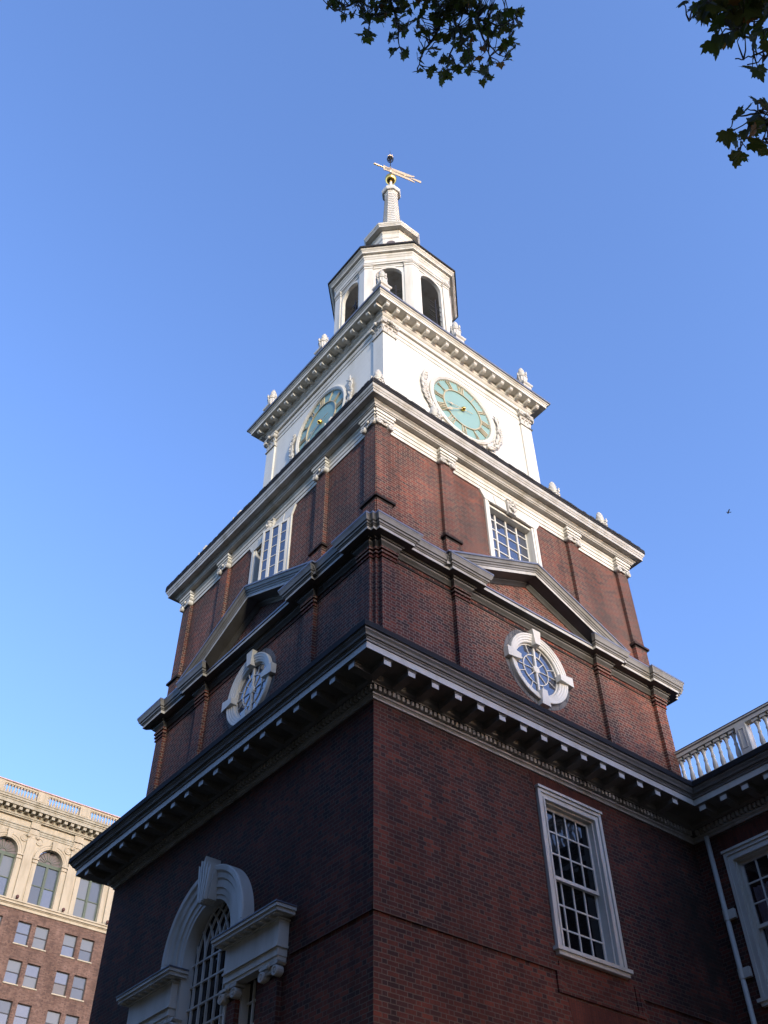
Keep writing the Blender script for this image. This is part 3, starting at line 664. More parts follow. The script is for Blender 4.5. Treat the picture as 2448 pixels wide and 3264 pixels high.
def upper_window(k, opened):
    m = MB(); hw = 0.80
    for s in (-1, 1):
        lo, hi = sorted((s*hw, s*(hw+0.10))); m.box(lo, hi, a3-0.05, a3+0.045, 17.2, 19.275)
        lo, hi = sorted((s*(hw-0.06), s*hw)); m.box(lo, hi, a3-0.26, a3+0.02, 17.2, 19.275)
    m.box(-hw+0.06, hw-0.06, a3-0.26, a3-0.03, 19.20, 19.275)
    W = obj('upper_window', m, M['white'], T, k)
    for (a0, a1, b0, b1) in ((-0.90, -0.53, -1.06, -0.60), (-0.525, -0.155, -0.595, -0.18), (0.155, 0.525, 0.18, 0.595), (0.53, 0.90, 0.60, 1.06)):
        m = MB(); m.prism([(a0, 19.28), (a1, 19.28), (b1, 19.548), (b0, 19.548)], a3-0.06, a3+0.05+(0.012 if abs(a0) < 0.6 and abs(a1) < 0.6 else 0)); obj('voussoir', m, M['white'], W)
    m = MB(); mask(m); obj('mask_keystone', m, M['sandpaint'], W)
    m = MB(); g0, g1 = a3-0.22, a3-0.185
    cols, i = 4, hw-0.06
    m.box(-i, -i+0.03, g0, g1, 17.2, 19.2); m.box(i-0.03, i, g0, g1, 17.2, 19.2)
    if not opened:
        for c in range(1, cols): m.box(-i+2*i*c/cols-0.018, -i+2*i*c/cols+0.018, g0, g1+0.01, 17.2, 19.2)
        for r in range(6):
            zz = 18.98-0.335*r; m.box(-i+0.03, i-0.03, g0+0.003, g1-0.002, zz-0.014, zz+0.014)
        obj('glazing_bars', m, M['white'], W)
        m = MB(); m.wall(rect(-i, i, 17.2, 19.2), [], a3-0.205); obj('glass', m, M['glass_hi'], W)
    else:
        for r in range(6):
            zz = 18.98-0.335*r; m.box(-i+0.03, -0.1, g0+0.003, g1-0.002, zz-0.014, zz+0.014)
        m.box(-0.42, -0.38, g0, g1+0.01, 17.2, 19.2); obj('glazing_bars', m, M['white'], W)
        m = MB(); m.wall(rect(-i, i, 17.2, 19.2), [], a3-0.205); obj('glass', m, M['glass'], W)
        # casement leaf swung outward on the near jamb
        th = R(15); hx, ho = hw+0.02, a3+0.055
        def leafpt(t, off, z): return (hx-t*math.cos(th)+off*math.sin(th)*-1, -(ho+t*math.sin(th)+off*math.cos(th)*-1), z)
        def lbox(mb, t0, t1, f0, f1, z0, z1):
            mb.hexa([leafpt(t0, f0, z0), leafpt(t1, f0, z0), leafpt(t1, f1, z0), leafpt(t0, f1, z0), leafpt(t0, f0, z1), leafpt(t1, f0, z1), leafpt(t1, f1, z1), leafpt(t0, f1, z1)])
        m = MB(); wl = 0.86
        for t in (0.0, 0.25, 0.54, wl-0.06): lbox(m, t, t+(0.085 if 0.1 < t < 0.7 else 0.06), 0.0, 0.05, 17.2, 19.24)
        lbox(m, 0.07, wl-0.07, 0.002, 0.048, 19.17, 19.24)
        for r in range(6): lbox(m, 0.07, wl-0.07, 0.012, 0.036, 18.83-0.335*r, 18.85-0.335*r)
        LF = obj('casement', m, M['white'], W)
        m = MB(); lbox(m, 0.03, wl-0.03, 0.022, 0.028, 17.2, 19.2); obj('glass', m, M['glass_hi'], W)
    return W
upper_window(0, False); upper_window(1, True)

# ---- urns
def urn_mesh():
    m = MB(); lob = lambda t, z: 1+0.07*math.cos(12*t)
    m.ngon([(0.0, 0), (0.14, 0), (0.14, 0.05), (0.09, 0.08), (0.07, 0.13)], 16)
    m.ngon([(0.07, 0.13), (0.11, 0.17), (0.15, 0.25), (0.165, 0.34), (0.16, 0.41)], 36, phase=0, rfun=lob)
    m.ngon([(0.16, 0.41), (0.185, 0.42), (0.19, 0.445), (0.155, 0.46), (0.14, 0.50), (0.165, 0.545), (0.17, 0.565), (0.13, 0.58), (0.07, 0.585)], 20)
    rf = lambda t, z: 1+0.17*math.cos(6*t+z*30)
    m.ngon([(0.07, 0.58), (0.095, 0.62), (0.108, 0.68), (0.108, 0.74), (0.10, 0.80), (0.088, 0.86), (0.072, 0.92), (0.048, 0.98), (0.018, 1.02), (0.0, 1.025)], 28, phase=0, rfun=rf, smooth=True)
    for i in range(4):
        a = i*PI/2; m.blob((0.195*math.cos(a), 0.195*math.sin(a), 0.50), 0.038, 0.038, 0.065, 8, 6); m.blob((0.20*math.cos(a), 0.20*math.sin(a), 0.575), 0.028, 0.028, 0.03, 6, 5)
        m.blob((0.175*math.cos(a), 0.175*math.sin(a), 0.39), 0.025, 0.025, 0.06, 6, 5)
    return m.mesh('urn', M['sandpaint'])
urn_me = urn_mesh()
def urn(x, y, zt, pz, ph):
    m = MB(); m.ngon([(ph-0.03, pz-0.5), (ph-0.03, pz-0.10), (ph, pz-0.08), (ph+0.02, pz-0.05), (ph+0.02, pz), (0.05, pz+0.002)]); 
    o = obj('urn', urn_me, None, T, 0, (x, y, zt)); obj('pedestal', m, M['sandpaint'], o, 0, (0, 0, -zt))
for x, y in ((-4.08, -4.08), (-2.2, -4.08), (2.24, -4.08), (4.2, -4.08), (-4.08, 2.35), (-4.08, 4.25), (-4.08, -2.1)): urn(x, y, 21.18, 21.18, 0.2)

# ---- white clock storey
a4, p4 = 3.00, 3.06
m = MB(); m.ngon([(a4, 20.9), (a4, 26.75)]); obj('clock_storey_wall', m, M['board'], T)
for sx in (-1, 1):
    for sy in (-1, 1):
        m = MB(); x0, x1 = sorted((sx*p4, sx*2.60)); y0, y1 = sorted((sy*p4, sy*2.60)); m.box(x0, x1, -y1, -y0, 20.9, 26.05)
        obj('corner_pilaster', m, M['board'], T)
def leafy(mb, u, o, z, h, wd, curl=0.05):
    """acanthus leaf that bends outward at the tip"""
    prev = None
    for i in range(6):
        t = i/5; wz = wd*(0.55+0.6*t-0.9*max(0, t-0.55)); oo = o+curl*(t**2.2); zz = z+h*(t if t < 0.85 else 0.85-(t-0.85)*0.6)
        cur = (wz, oo, zz)
        if prev: mb.hexa([(u-prev[0], -prev[1], prev[2]), (u+prev[0], -prev[1], prev[2]), (u+prev[0], -prev[1]+0.03, prev[2]), (u-prev[0], -prev[1]+0.03, prev[2]), (u-cur[0], -cur[1], cur[2]), (u+cur[0], -cur[1], cur[2]), (u+cur[0], -cur[1]+0.03, cur[2]), (u-cur[0], -cur[1]+0.03, cur[2])])
        prev = cur
def composite(k):
    """composite capital on a corner pilaster: two rows of leaves, scrolls and abacus"""
    m = MB()
    for s in (-1, 1):
        c = s*2.83
        kk = 0.0031*(k % 2)
        m.box(c-0.27, c+0.27, 2.9, p4+0.04+kk, 26.05+kk, 26.085+kk); m.box(c-0.245, c+0.245, 2.9, p4+0.02+kk, 26.085+kk, 26.12)
        m.box(c-0.22, c+0.22, 2.9, p4+0.005+kk, 26.12, 26.62-kk)
        for q in (-0.16, 0.0, 0.16): leafy(m, c+q, p4+0.01, 26.12, 0.25, 0.075, 0.07)
        for q in (-0.21, -0.08, 0.08, 0.21): leafy(m, c+q, p4+0.012, 26.28, 0.22, 0.06, 0.10)
        for q in (-1, 1): volute(m, c+q*0.24, p4+0.09, 26.52, 0.085)
        m.blob((c, -(p4+0.12), 26.60), 0.06, 0.05, 0.07, 8, 6)
        for q in range(7): m.blob((c-0.18+0.06*q, -(p4+0.05), 26.565), 0.026, 0.03, 0.032, 6, 5)
        m.prism([(c-0.30, 26.62+kk), (c+0.30, 26.62+kk), (c+0.33, 26.66), (c+0.33, 26.695-kk), (c-0.33, 26.695-kk), (c-0.33, 26.66)], 2.9, p4+0.09+kk)
    return obj('composite_capital', m, M['sandpaint'], T, k)
composite(0); composite(1); composite(2); composite(3)
m = MB(); m.ngon([(a4, 26.28), (a4+0.02, 26.29), (a4+0.03, 26.33), (a4+0.012, 26.35), (a4+0.012, 26.44), (a4+0.04, 26.46), (a4+0.05, 26.51), (a4+0.02, 26.53), (a4+0.02, 26.69)]); obj('architrave', m, M['white'], T)
m = MB(); m.ngon([(a4-0.05, 26.70), (p4+0.03, 26.70), (p4+0.03, 26.86), (p4+0.05, 26.87), (p4+0.09, 26.91), (p4+0.10, 26.95), (p4+0.115, 26.955), (p4+0.12, 27.10), (3.50, 27.102), (3.50, 27.215), (3.515, 27.22), (3.53, 27.25), (3.57, 27.275), (3.585, 27.31), (3.595, 27.315), (3.3, 27.32)])
C4 = obj('clock_cornice', m, M['white'], T)
m = MB(); m.ngon([(3.59, 27.30), (3.612, 27.30), (3.62, 27.37), (3.55, 27.40), (2.2, 27.75)]); obj('lead_roof', m, M['lead'], T)
def bracket_mesh():
    q = MB(); n = 12; pts = []
    for i in range(n+1):
        t = i/n; pts.append((p4+0.12+(0.25)*t, 26.945+0.055*t+0.025*math.sin(t*2*PI)))
    pts += [(p4+0.37, 27.075), (p4+0.12, 27.075)]; k = len(pts); wv = 0.06
    q.add([(-wv, -d, z) for d, z in pts]+[(wv, -d, z) for d, z in pts], [tuple(range(k)), tuple(range(2*k-1, k-1, -1))]+[(i, (i+1) % k, k+(i+1) % k, k+i) for i in range(k)])
    q.box(-wv-0.018, wv+0.018, p4+0.12, p4+0.39, 27.075, 27.102)
    return q.mesh('bracket', M['white'])
bme = bracket_mesh()
for k in range(3):
    for i in range(17):
        c, s = math.cos(-PI/2*k), math.sin(-PI/2*k); u = -3.15+6.30*i/16
        obj('bracket', bme, None, C4, k, (u*c, u*s, 0))
for x, y in ((-3.19, -3.19), (-0.12, -3.19), (2.90, -3.19), (-3.19, -0.14), (-3.19, 2.84), (3.1, 0), (2.9, 3.1), (-0.1, 3.1)): urn(x, y, 28.12, 28.12, 0.205)

# ---- clocks
def numeral(mb, text, ang, r0, r1, o):
    """Roman numeral, foot towards the centre; ang clockwise from twelve"""
    wd = {'I': 0.07, 'V': 0.13, 'X': 0.13}; tot = sum(wd[c] for c in text)
    x = -tot/2; h0, h1 = r0, r1
    def P(xx, rr):
        a = ang; return (xx*math.cos(a)+rr*math.sin(a), CKZ-xx*math.sin(a)+rr*math.cos(a))
    def stroke(xa, ra, xb, rb, t):
        p, q = P(xa, ra), P(xb, rb); mb.bar(p[0], p[1], q[0], q[1], t*0.75, o, o+0.03)
    for c in text:
        w_ = wd[c]; xc = x+w_/2
        if c == 'I': stroke(xc, h0, xc, h1, 0.042)
        elif c == 'V': stroke(xc-0.045, h1, xc, h0, 0.034); stroke(xc+0.045, h1, xc, h0, 0.016)
        else: stroke(xc-0.045, h1, xc+0.045, h0, 0.034); stroke(xc+0.045, h1, xc-0.045, h0, 0.016)
        x += w_
    stroke(-tot/2, h1-0.008, tot/2, h1-0.008, 0.016); stroke(-tot/2, h0+0.008, tot/2, h0+0.008, 0.016)
CKZ = 24.78
def clock(k):
    m = MB(); m.ring([(1.15, 3.005), (1.15, 3.045), (1.17, 3.07), (1.20, 3.075), (1.205, 3.09), (1.24, 3.095), (1.26, 3.085), (1.28, 3.07), (1.30, 3.06), (1.30, 2.99)], 0, CKZ, 72); CK = obj('clock', m, M['white'], T, k)
    m = MB(); m.ring([(0.0, 3.015), (1.155, 3.015)], 0, CKZ, 72); obj('dial', m, M['teal'], CK)
    m = MB(); m.ring([(0.73, 3.015), (0.73, 3.05), (0.762, 3.05), (0.762, 3.015)], 0, CKZ, 64)
    for i in range(60):
        a = i*PI/30; m.bar(1.115*math.sin(a), CKZ+1.115*math.cos(a), 1.15*math.sin(a), CKZ+1.15*math.cos(a), 0.035, 3.016, 3.032)
    for i, tx in enumerate(('XII', 'I', 'II', 'III', 'IIII', 'V', 'VI', 'VII', 'VIII', 'IX', 'X', 'XI')): numeral(m, tx, i*PI/6, 0.765, 1.09, 3.016)
    obj('numerals', m, M['numgold'], CK)
    for nm, a, L_, wd, oo, tail in (('hour_hand', R(259.5), 0.68, 0.05, 3.06, 0.40), ('minute_hand', R(233), 1.0, 0.055, 3.085, 0.12)):
        m = MB(); s, c = math.sin(a), math.cos(a)
        m.bar(-tail*s, CKZ-tail*c, L_*0.62*s, CKZ+L_*0.62*c, 0.016, oo, oo+0.012, w1=0.022)
        m.prism([(L_*f*s+q*wd*c, CKZ+L_*f*c-q*wd*s) for f, q in ((0.60, 0.2), (0.68, 1.0), (0.76, 0.45), (1.0, 0.0), (0.76, -0.45), (0.68, -1.0), (0.60, -0.2))], oo+0.001, oo+0.013); obj(nm, m, M['palegold'], CK)
    m = MB(); m.ring([(0.0, 3.16), (0.03, 3.155), (0.05, 3.13), (0.055, 3.10), (0.075, 3.09), (0.08, 3.06), (0.05, 3.02)], 0, CKZ, 20, smooth=True); obj('hub', m, M['gold'], CK)
    rw = random.Random(5)
    for s in (-1, 1):                                                # laurel branches beside the dial
        m = MB(); pts = []
        for i in range(13):
            t = i/12; a = R(-52+76*t); r = 1.42+0.16*t; pts.append((s*r*math.cos(a), -3.03, CKZ+r*math.sin(a)))
        m.tube(pts, [0.035-0.018*i/12 for i in range(13)], 6)
        for i in range(26):
            t = (i+0.5)/26; a = R(-52+76*t); r = 1.42+0.16*t; tan = a+PI/2
            for q in (-1, 1):
                th = tan+q*rw.uniform(0.45, 0.75)*-1; ln = rw.uniform(0.10, 0.15)*(1.1-0.35*t)
                cx, cz = r*math.cos(a)+ln*0.8*math.cos(th), r*math.sin(a)+ln*0.8*math.sin(th)
                rot = Matrix.Rotation(-th if s > 0 else -(PI-th), 3, 'Y') @ Matrix.Rotation(rw.uniform(-0.5, 0.5), 3, 'X')
                m.blob((s*cx, -3.05-rw.uniform(0, 0.04), CKZ+cz), ln, 0.03, 0.038, 6, 5, 0, rot)
            if i % 3 == 0: m.blob((s*(r*math.cos(a)+0.03*rw.uniform(-1, 1)), -3.08, CKZ+r*math.sin(a)), 0.03, 0.03, 0.03, 6, 5)
        obj('laurel_branch', m, M['sandpaint'], CK)
clock(0); clock(1)

# ---- octagonal belfry
OA = 2.06; TW = math.tan(PI/8)
for i in range(8):
    m = MB(); h = OA*TW; hole = [(-0.48, 29.0), (0.48, 29.0)]+arc(0, 32.92, 0.48, 0, PI, 16)
    m.wall(rect(-h, h, 27.5, 33.9), [hole], OA, 0.11)
    hi = (OA-0.11)*TW; m.wall(rect(-hi, hi, 27.5, 33.9), [hole], OA-0.11)
    # architrave band round the opening
    pts_o = [(0.56, 29.0)]+arc(0, 32.92, 0.56, 0, PI, 16)+[(-0.56, 29.0)]; pts_i = [(0.48, 29.0)]+arc(0, 32.92, 0.48, 0, PI, 16)+[(-0.48, 29.0)]
    for a in range(len(pts_o)-1): m.prism([pts_i[a], pts_o[a], pts_o[a+1], pts_i[a+1]], OA+0.001, OA+0.022)
    m.box(-0.55, 0.55, OA, OA+0.05, 33.54, 33.58); m.box(-0.55, 0.55, OA, OA+0.03, 33.44, 33.54)
    m.box(-0.5, 0.5, OA-0.25, OA+0.08, 28.9, 29.0)
    ob = obj('belfry_wall', m, M['board'], T); ob.rotation_euler.z = i*PI/4
    m = MB()
    for q in range(9): m.tube([(-0.05, -(OA-0.05), 29.6+0.30*q), (0.48, -(OA-0.05), 29.6+0.30*q)], 0.013, 5)
    m.tube([(0.24, -(OA-0.05), 29.0), (0.24, -(OA-0.05), 32.3)], 0.018, 5)
    rb = obj('iron_bars', m, M['black'], T); rb.rotation_euler.z = i*PI/4
    a = 22.5+45*i
    m = MB(); pw = 0.30; cs = []
    # bent pilaster on the corner: two straps meeting on the arris
    for s in (-1, 1):
        fa = R(a+s*22.5); nx, ny = math.cos(fa), math.sin(fa); tx, ty = -ny, nx
        def Q(t, o, z): return (nx*o+tx*t*(-s), ny*o+ty*t*(-s), z)   # t measured from face middle towards the arris
        def slab(o1, t0, z0, z1, extra=0.0):
            e = o1*TW; m.hexa([Q(t0-extra, OA-0.01, z0), Q(OA*TW, OA-0.01, z0), Q(e, o1, z0), Q(t0-extra, o1, z0), Q(t0-extra, OA-0.01, z1), Q(OA*TW, OA-0.01, z1), Q(e, o1, z1), Q(t0-extra, o1, z1)])
        slab(2.125, 0.575, 27.6, 33.42)
        slab(2.145, 0.575, 33.42, 33.47, 0.015); slab(2.135, 0.575, 33.47, 33.55, 0.01); slab(2.165, 0.575, 33.55, 33.60, 0.03); slab(2.185, 0.575, 33.60, 33.66, 0.045)
    obj('belfry_pilaster', m, M['white'], T)
m = MB(); m.ngon([(2.02, 33.66), (2.13, 33.66), (2.13, 33.76), (2.15, 33.765), (2.16, 33.80), (2.125, 33.81), (2.125, 34.02), (2.15, 34.05), (2.17, 34.10), (2.20, 34.13), (2.20, 34.25), (2.295, 34.252), (2.295, 34.345), (2.31, 34.35), (2.32, 34.38), (2.36, 34.41), (2.385, 34.45), (2.40, 34.46), (2.0, 34.47)], 8)
obj('belfry_cornice', m, M['white'], T)
m = MB(); m.ngon([(2.39, 34.455), (2.43, 34.455), (2.438, 34.54), (2.20, 34.98), (1.85, 35.55), (1.45, 36.05), (1.05, 36.5), (0.82, 36.85)], 8); obj('belfry_roof', m, M['shingle'], T)
m = MB(); m.ngon([(0.0, 33.95), (2.0, 33.95)], 8); obj('belfry_ceiling', m, M['cornice'], T)
m = MB(); m.ngon([(0.0, 28.6), (2.0, 28.6)], 8); obj('belfry_floor', m, M['cornice'], T)
m = MB(); m.ngon([(0.05, 32.2), (0.10, 32.18), (0.14, 32.0), (0.18, 31.6), (0.24, 31.25), (0.36, 31.0), (0.38, 30.95), (0.30, 30.98)], 24, smooth=True); m.box(-1.9, 1.9, -0.06, 0.06, 32.22, 32.36); obj('bell', m, M['black'], T)
# ---- lantern
m = MB(); m.ngon([(0.79, 36.4), (0.79, 37.84), (0.81, 37.86), (0.83, 37.90), (0.83, 37.94), (0.80, 37.96), (0.80, 38.22), (0.83, 38.26), (0.86, 38.31), (0.87, 38.37), (1.07, 38.372), (1.07, 38.44), (1.085, 38.445), (1.10, 38.48), (1.13, 38.51), (1.14, 38.55), (1.15, 38.57), (0.70, 38.80), (0.50, 39.2), (0.42, 39.62)], 8); LN = obj('lantern', m, M['white'], T)
m = MB()
for i in range(8):
    q = MB(); q.prism([(-0.17, 36.8), (0.17, 36.8)]+arc(0, 37.50, 0.17, 0, PI, 10), 0.78, 0.80)
    c, s = math.cos(i*PI/4), math.sin(i*PI/4); m.add([(x*c-y*s, x*s+y*c, z) for x, y, z in q.v], q.f)
obj('opening', m, M['fan'], LN)
# ---- spire: clapboarded octagonal column with moulded head
m = MB(); pr = []
nb = 20
for i in range(nb):
    z0 = 39.5+(42.95-39.5)*i/nb; z1 = 39.5+(42.95-39.5)*(i+1)/nb; r0 = 0.40-0.14*i/nb; r1 = 0.40-0.14*(i+1)/nb
    pr += [(r0+0.018, z0), (r0+0.014, z0+0.02), (r1-0.004, z1-0.002)]
pr += [(0.27, 42.97), (0.29, 43.0), (0.31, 43.05), (0.385, 43.055), (0.385, 43.12), (0.395, 43.125), (0.415, 43.22), (0.42, 43.27), (0.24, 43.52), (0.17, 43.60), (0.17, 43.68), (0.08, 43.85), (0.05, 44.45)]
m.ngon(pr, 8); SPI = obj('spire', m, M['white'], T)
m = MB(); m.blob((0, 0, 44.69), 0.27, 0.27, 0.28, 32, 24); obj('gilded_ball', m, M['gold'], T)
# ---- weathervane
va = math.atan2(-0.67, 2.34); vd = Vector((math.cos(va), math.sin(va), 0)); vn = Vector((-vd.y, vd.x, 0))
m = MB(); m.tube([(0, 0, 44.9), (0, 0, 46.55)], 0.022, 8); m.tube([(0, 0, 45.2), (0, 0, 45.35)], 0.05, 8); VN = obj('weathervane', m, M['black'], T)
m = MB(); VZ = 45.62
def vp(t, n_, z): p = vd*t+vn*n_; return (p.x, p.y, VZ+z*1.5)
def vbox(t0, t1, z0, z1, z2=None, z3=None, th=0.012):
    z2 = z0 if z2 is None else z2; z3 = z1 if z3 is None else z3
    m.hexa([vp(t0, -th, z0), vp(t1, -th, z2), vp(t1, th, z2), vp(t0, th, z0), vp(t0, -th, z1), vp(t1, -th, z3), vp(t1, th, z3), vp(t0, th, z1)])
m.tube([vp(-0.87, 0, 0), vp(-0.82, 0, 0), vp(-0.76, 0, 0), vp(-0.72, 0, 0), vp(-0.66, 0, 0), vp(-0.60, 0, 0), vp(-0.55, 0, 0), vp(-0.50, 0, 0), vp(-0.44, 0, 0), vp(-0.36, 0, 0), vp(-0.30, 0, 0)], [0.01, 0.05, 0.055, 0.03, 0.055, 0.05, 0.026, 0.05, 0.03, 0.028, 0.03], 10)
vbox(-0.36, -0.28, -0.16, 0.16); vbox(-0.28, 0.02, -0.13, -0.06); vbox(-0.28, 0.02, 0.06, 0.13); vbox(-0.28, 0.4, -0.02, 0.02)
vbox(0.06, 1.02, 0.03, 0.17, 0.05, 0.20); vbox(0.06, 1.02, -0.17, -0.03, -0.20, -0.06); vbox(0.10, 0.95, -0.005, 0.02); vbox(1.02, 1.22, 0.07, 0.20, 0.16, 0.22); vbox(1.02, 1.22, -0.20, -0.08, -0.22, -0.17)
vbox(1.02, 1.14, -0.03, 0.03); vbox(1.14, 1.56, -0.05, 0.05, -0.07, 0.07); m.blob(vp(0.72, 0, 0), 0.05, 0.05, 0.05, 8, 6)
m.tube([vp(0, 0, -0.2), vp(0, 0, 0.2)], 0.04, 8); obj('arrow', m, M['palegold'], VN)
m = MB(); gc = Vector((0, 0, 46.76))
for q in range(4):
    a = q*PI/4; m.tube([gc+Vector((0.15*math.cos(t)*math.cos(a), 0.15*math.cos(t)*math.sin(a), 0.19*math.sin(t))) for t in [2*PI*i/20 for i in range(21)]], 0.014, 5)
for zz, r in ((-0.09, 0.13), (0.0, 0.15), (0.09, 0.13)): m.tube([gc+Vector((r*math.cos(t), r*math.sin(t), zz)) for t in [2*PI*i/20 for i in range(21)]], 0.012, 5)
m.tube([(0, 0, 46.4), (0, 0, 47.2), (0, 0, 47.75)], [0.022, 0.016, 0.004], 6); obj('openwork_globe', m, M['black'], VN)
m = MB()
for q in range(8):
    a = q*PI/4; m.tube([(0.10*math.cos(a), 0.10*math.sin(a), 46.94), (0.13*math.cos(a), 0.13*math.sin(a), 47.0), (0.09*math.cos(a), 0.09*math.sin(a), 47.07)], [0.02, 0.025, 0.004], 5)
m.ngon([(0.11, 46.92), (0.12, 46.97), (0.0, 46.98)], 16); obj('crown', m, M['palegold'], VN)

# ================================================================== WING
H = thing('brick_hall', 'red brick hall adjoining the clock tower, with white roof balustrade and white downpipe', 'building', (0, 0, 0))
WY1 = -16.0
# local frame of the hall front: u = -y, o = -x  (same turn as the tower's left face)
m = MB(); HW = -XW   # distance of the wall plane in the turned frame
wu = 6.22
m.wall(rect(A1, 16.0, 0, 11.55), [rect(wu-0.70, wu+0.70, 8.15, 11.0), rect(wu+3.3, wu+4.7, 8.15, 11.0)], HW, 0.22); obj('hall_wall', m, M['brick'], H, 1)
sash_window(H, wu, 8.19, 10.84, 0.69, HW, 1, glassmat='glass_see')
sash_window(H, wu+4.0, 8.19, 10.84, 0.69, HW, 1, glassmat='glass')
m = MB(); n = 40
vs = []
for i in range(n+1):
    u = wu-0.66+1.32*i/n; o = HW-0.40+0.035*math.sin(i*1.9)+0.02*math.sin(i*0.7)
    vs += [(u, -o, 8.1), (u, -(o+0.02), 10.35)]
m.add(vs, [(2*i, 2*i+2, 2*i+3, 2*i+1) for i in range(n)], 0, True); obj('curtain', m, M['curtain'], H, 1)
m = MB(); m.box(A1+0.1, 15.8, HW-4, HW-0.7, 4, 11.4); obj('interior', m, M['void'], H, 1)
m = MB(); m.prism([(wu-0.84, 11.03), (wu+0.84, 11.03), (wu+0.94, 11.43), (wu-0.94, 11.43)], HW-0.02, HW+0.006); obj('jack_arch', m, M['brick_arch'], H, 1)
m = MB(); m.sweep(PATH1, PROF1[:7], [3], ends=False); m.sweep(PATH1, PROF1[6:14], [3], ends=False, mi=1); m.sweep(PATH1, PROF1[13:15], [3], ends=False, mi=2); m.sweep(PATH1, PROF1[14:], [3], ends=False, mi=1); HC = obj('hall_cornice', m, [M['cornice'], M['crown'], M['white']], H); m = MB(); dentils(m, -15.8, -4.85, 'W', XW, 0.055, 0.145, 11.60, 11.692); obj('dentil_band', m, M['cornice'], HC)  # frieze and soffit shade painted in, as on the tower
for i in range(18): obj('modillion', mod_me, None, HC, 1, (XW, -5.53-0.53*i, 0))
m = MB(); m.sweep(PATH1, [(0.86, 12.172), (0.872, 12.172), (0.874, 12.285), (-0.35, 13.05), (-0.6, 13.12)], [3], ends=False); obj('hall_roof', m, M['shingle'], H)
m = MB(); m.add([(4.45, -16, 13.12), (4.45, 16, 13.12), (16, 16, 13.4), (16, -16, 13.4)], [(0, 1, 2, 3)]); obj('roof_deck', m, M['shingle'], H)
m = MB(); m.blob((3.55, -5.0, 12.42), 0.42, 0.5, 0.22, 16, 8); obj('lead_hip', m, M['lead'], H)
# balustrade
bx = 4.50
m = MB(); m.box(4.3, 15.9, -bx-0.10, -bx+0.10, 13.84, 13.94); m.box(4.3, 15.9, -bx-0.13, -bx+0.13, 13.94, 13.975); m.box(4.3, 15.9, -bx-0.08, -bx+0.08, 13.10, 13.16)
BAL = obj('balustrade', m, M['white'], H, 1)
m = MB(); m.box(4.3, 15.9, -bx-0.14, -bx+0.14, 13.976, 13.99); obj('coping', m, M['lead'], BAL)
q = MB(); q.ngon([(0.075, 13.77), (0.075, 13.84)], 4, cap=True); q.ngon([(0.055, 13.74), (0.06, 13.77)], 16); q.ngon([(0.045, 13.16), (0.060, 13.24), (0.058, 13.32), (0.040, 13.42), (0.034, 13.48), (0.045, 13.50), (0.045, 13.53), (0.032, 13.55), (0.034, 13.64), (0.045, 13.70), (0.062, 13.75)], 20, smooth=True)
bal_me = q.mesh('baluster', M['white'])
posts = [6.29, 9.2, 12.1]
yy = 4.55
while yy < 13.0:
    if all(abs(yy-p) > 0.22 for p in posts): obj('baluster', bal_me, None, BAL, 0, (yy, bx, 0))
    yy += 0.2105
for p in posts:
    q = MB(); q.box(p-0.135, p+0.135, -bx-0.11, -bx+0.11, 13.10, 13.838)
    for (u0, u1, z0, z1) in ((p-0.075, p-0.055, 13.25, 13.74), (p+0.055, p+0.075, 13.25, 13.74), (p-0.055, p+0.055, 13.72, 13.74), (p-0.055, p+0.055, 13.25, 13.27)): q.box(u0, u1, -bx+0.11, -bx+0.122, z0, z1)
    obj('post', q, M['white'], BAL)
# downpipe
m = MB(); px_, py_ = XW-0.075, -5.09
m.tube([(px_, py_, 11.5), (px_, py_, 5.0), (px_, py_, 0.0)], 0.05, 14); 
for zz in (9.83, 8.72, 6.6, 4.4): m.ngon([(0.062, zz+0.10), (0.062, zz-0.10)], 16, cx=px_, cy=py_, cap=True)
DP = obj('downpipe', m, M['white'], H)
m = MB()
for zz in (9.83, 8.72, 6.6, 4.4):
    m.hexa([(XW-0.02, py_-0.20, zz-0.09), (XW-0.02, py_-0.04, zz-0.09), (XW-0.10, py_-0.04, zz-0.09), (XW-0.10, py_-0.20, zz-0.09), (XW-0.02, py_-0.20, zz+0.09), (XW-0.02, py_-0.04, zz+0.09), (XW-0.10, py_-0.04, zz+0.09), (XW-0.10, py_-0.20, zz+0.09)])
obj('pipe_bracket', m, M['white'], DP)

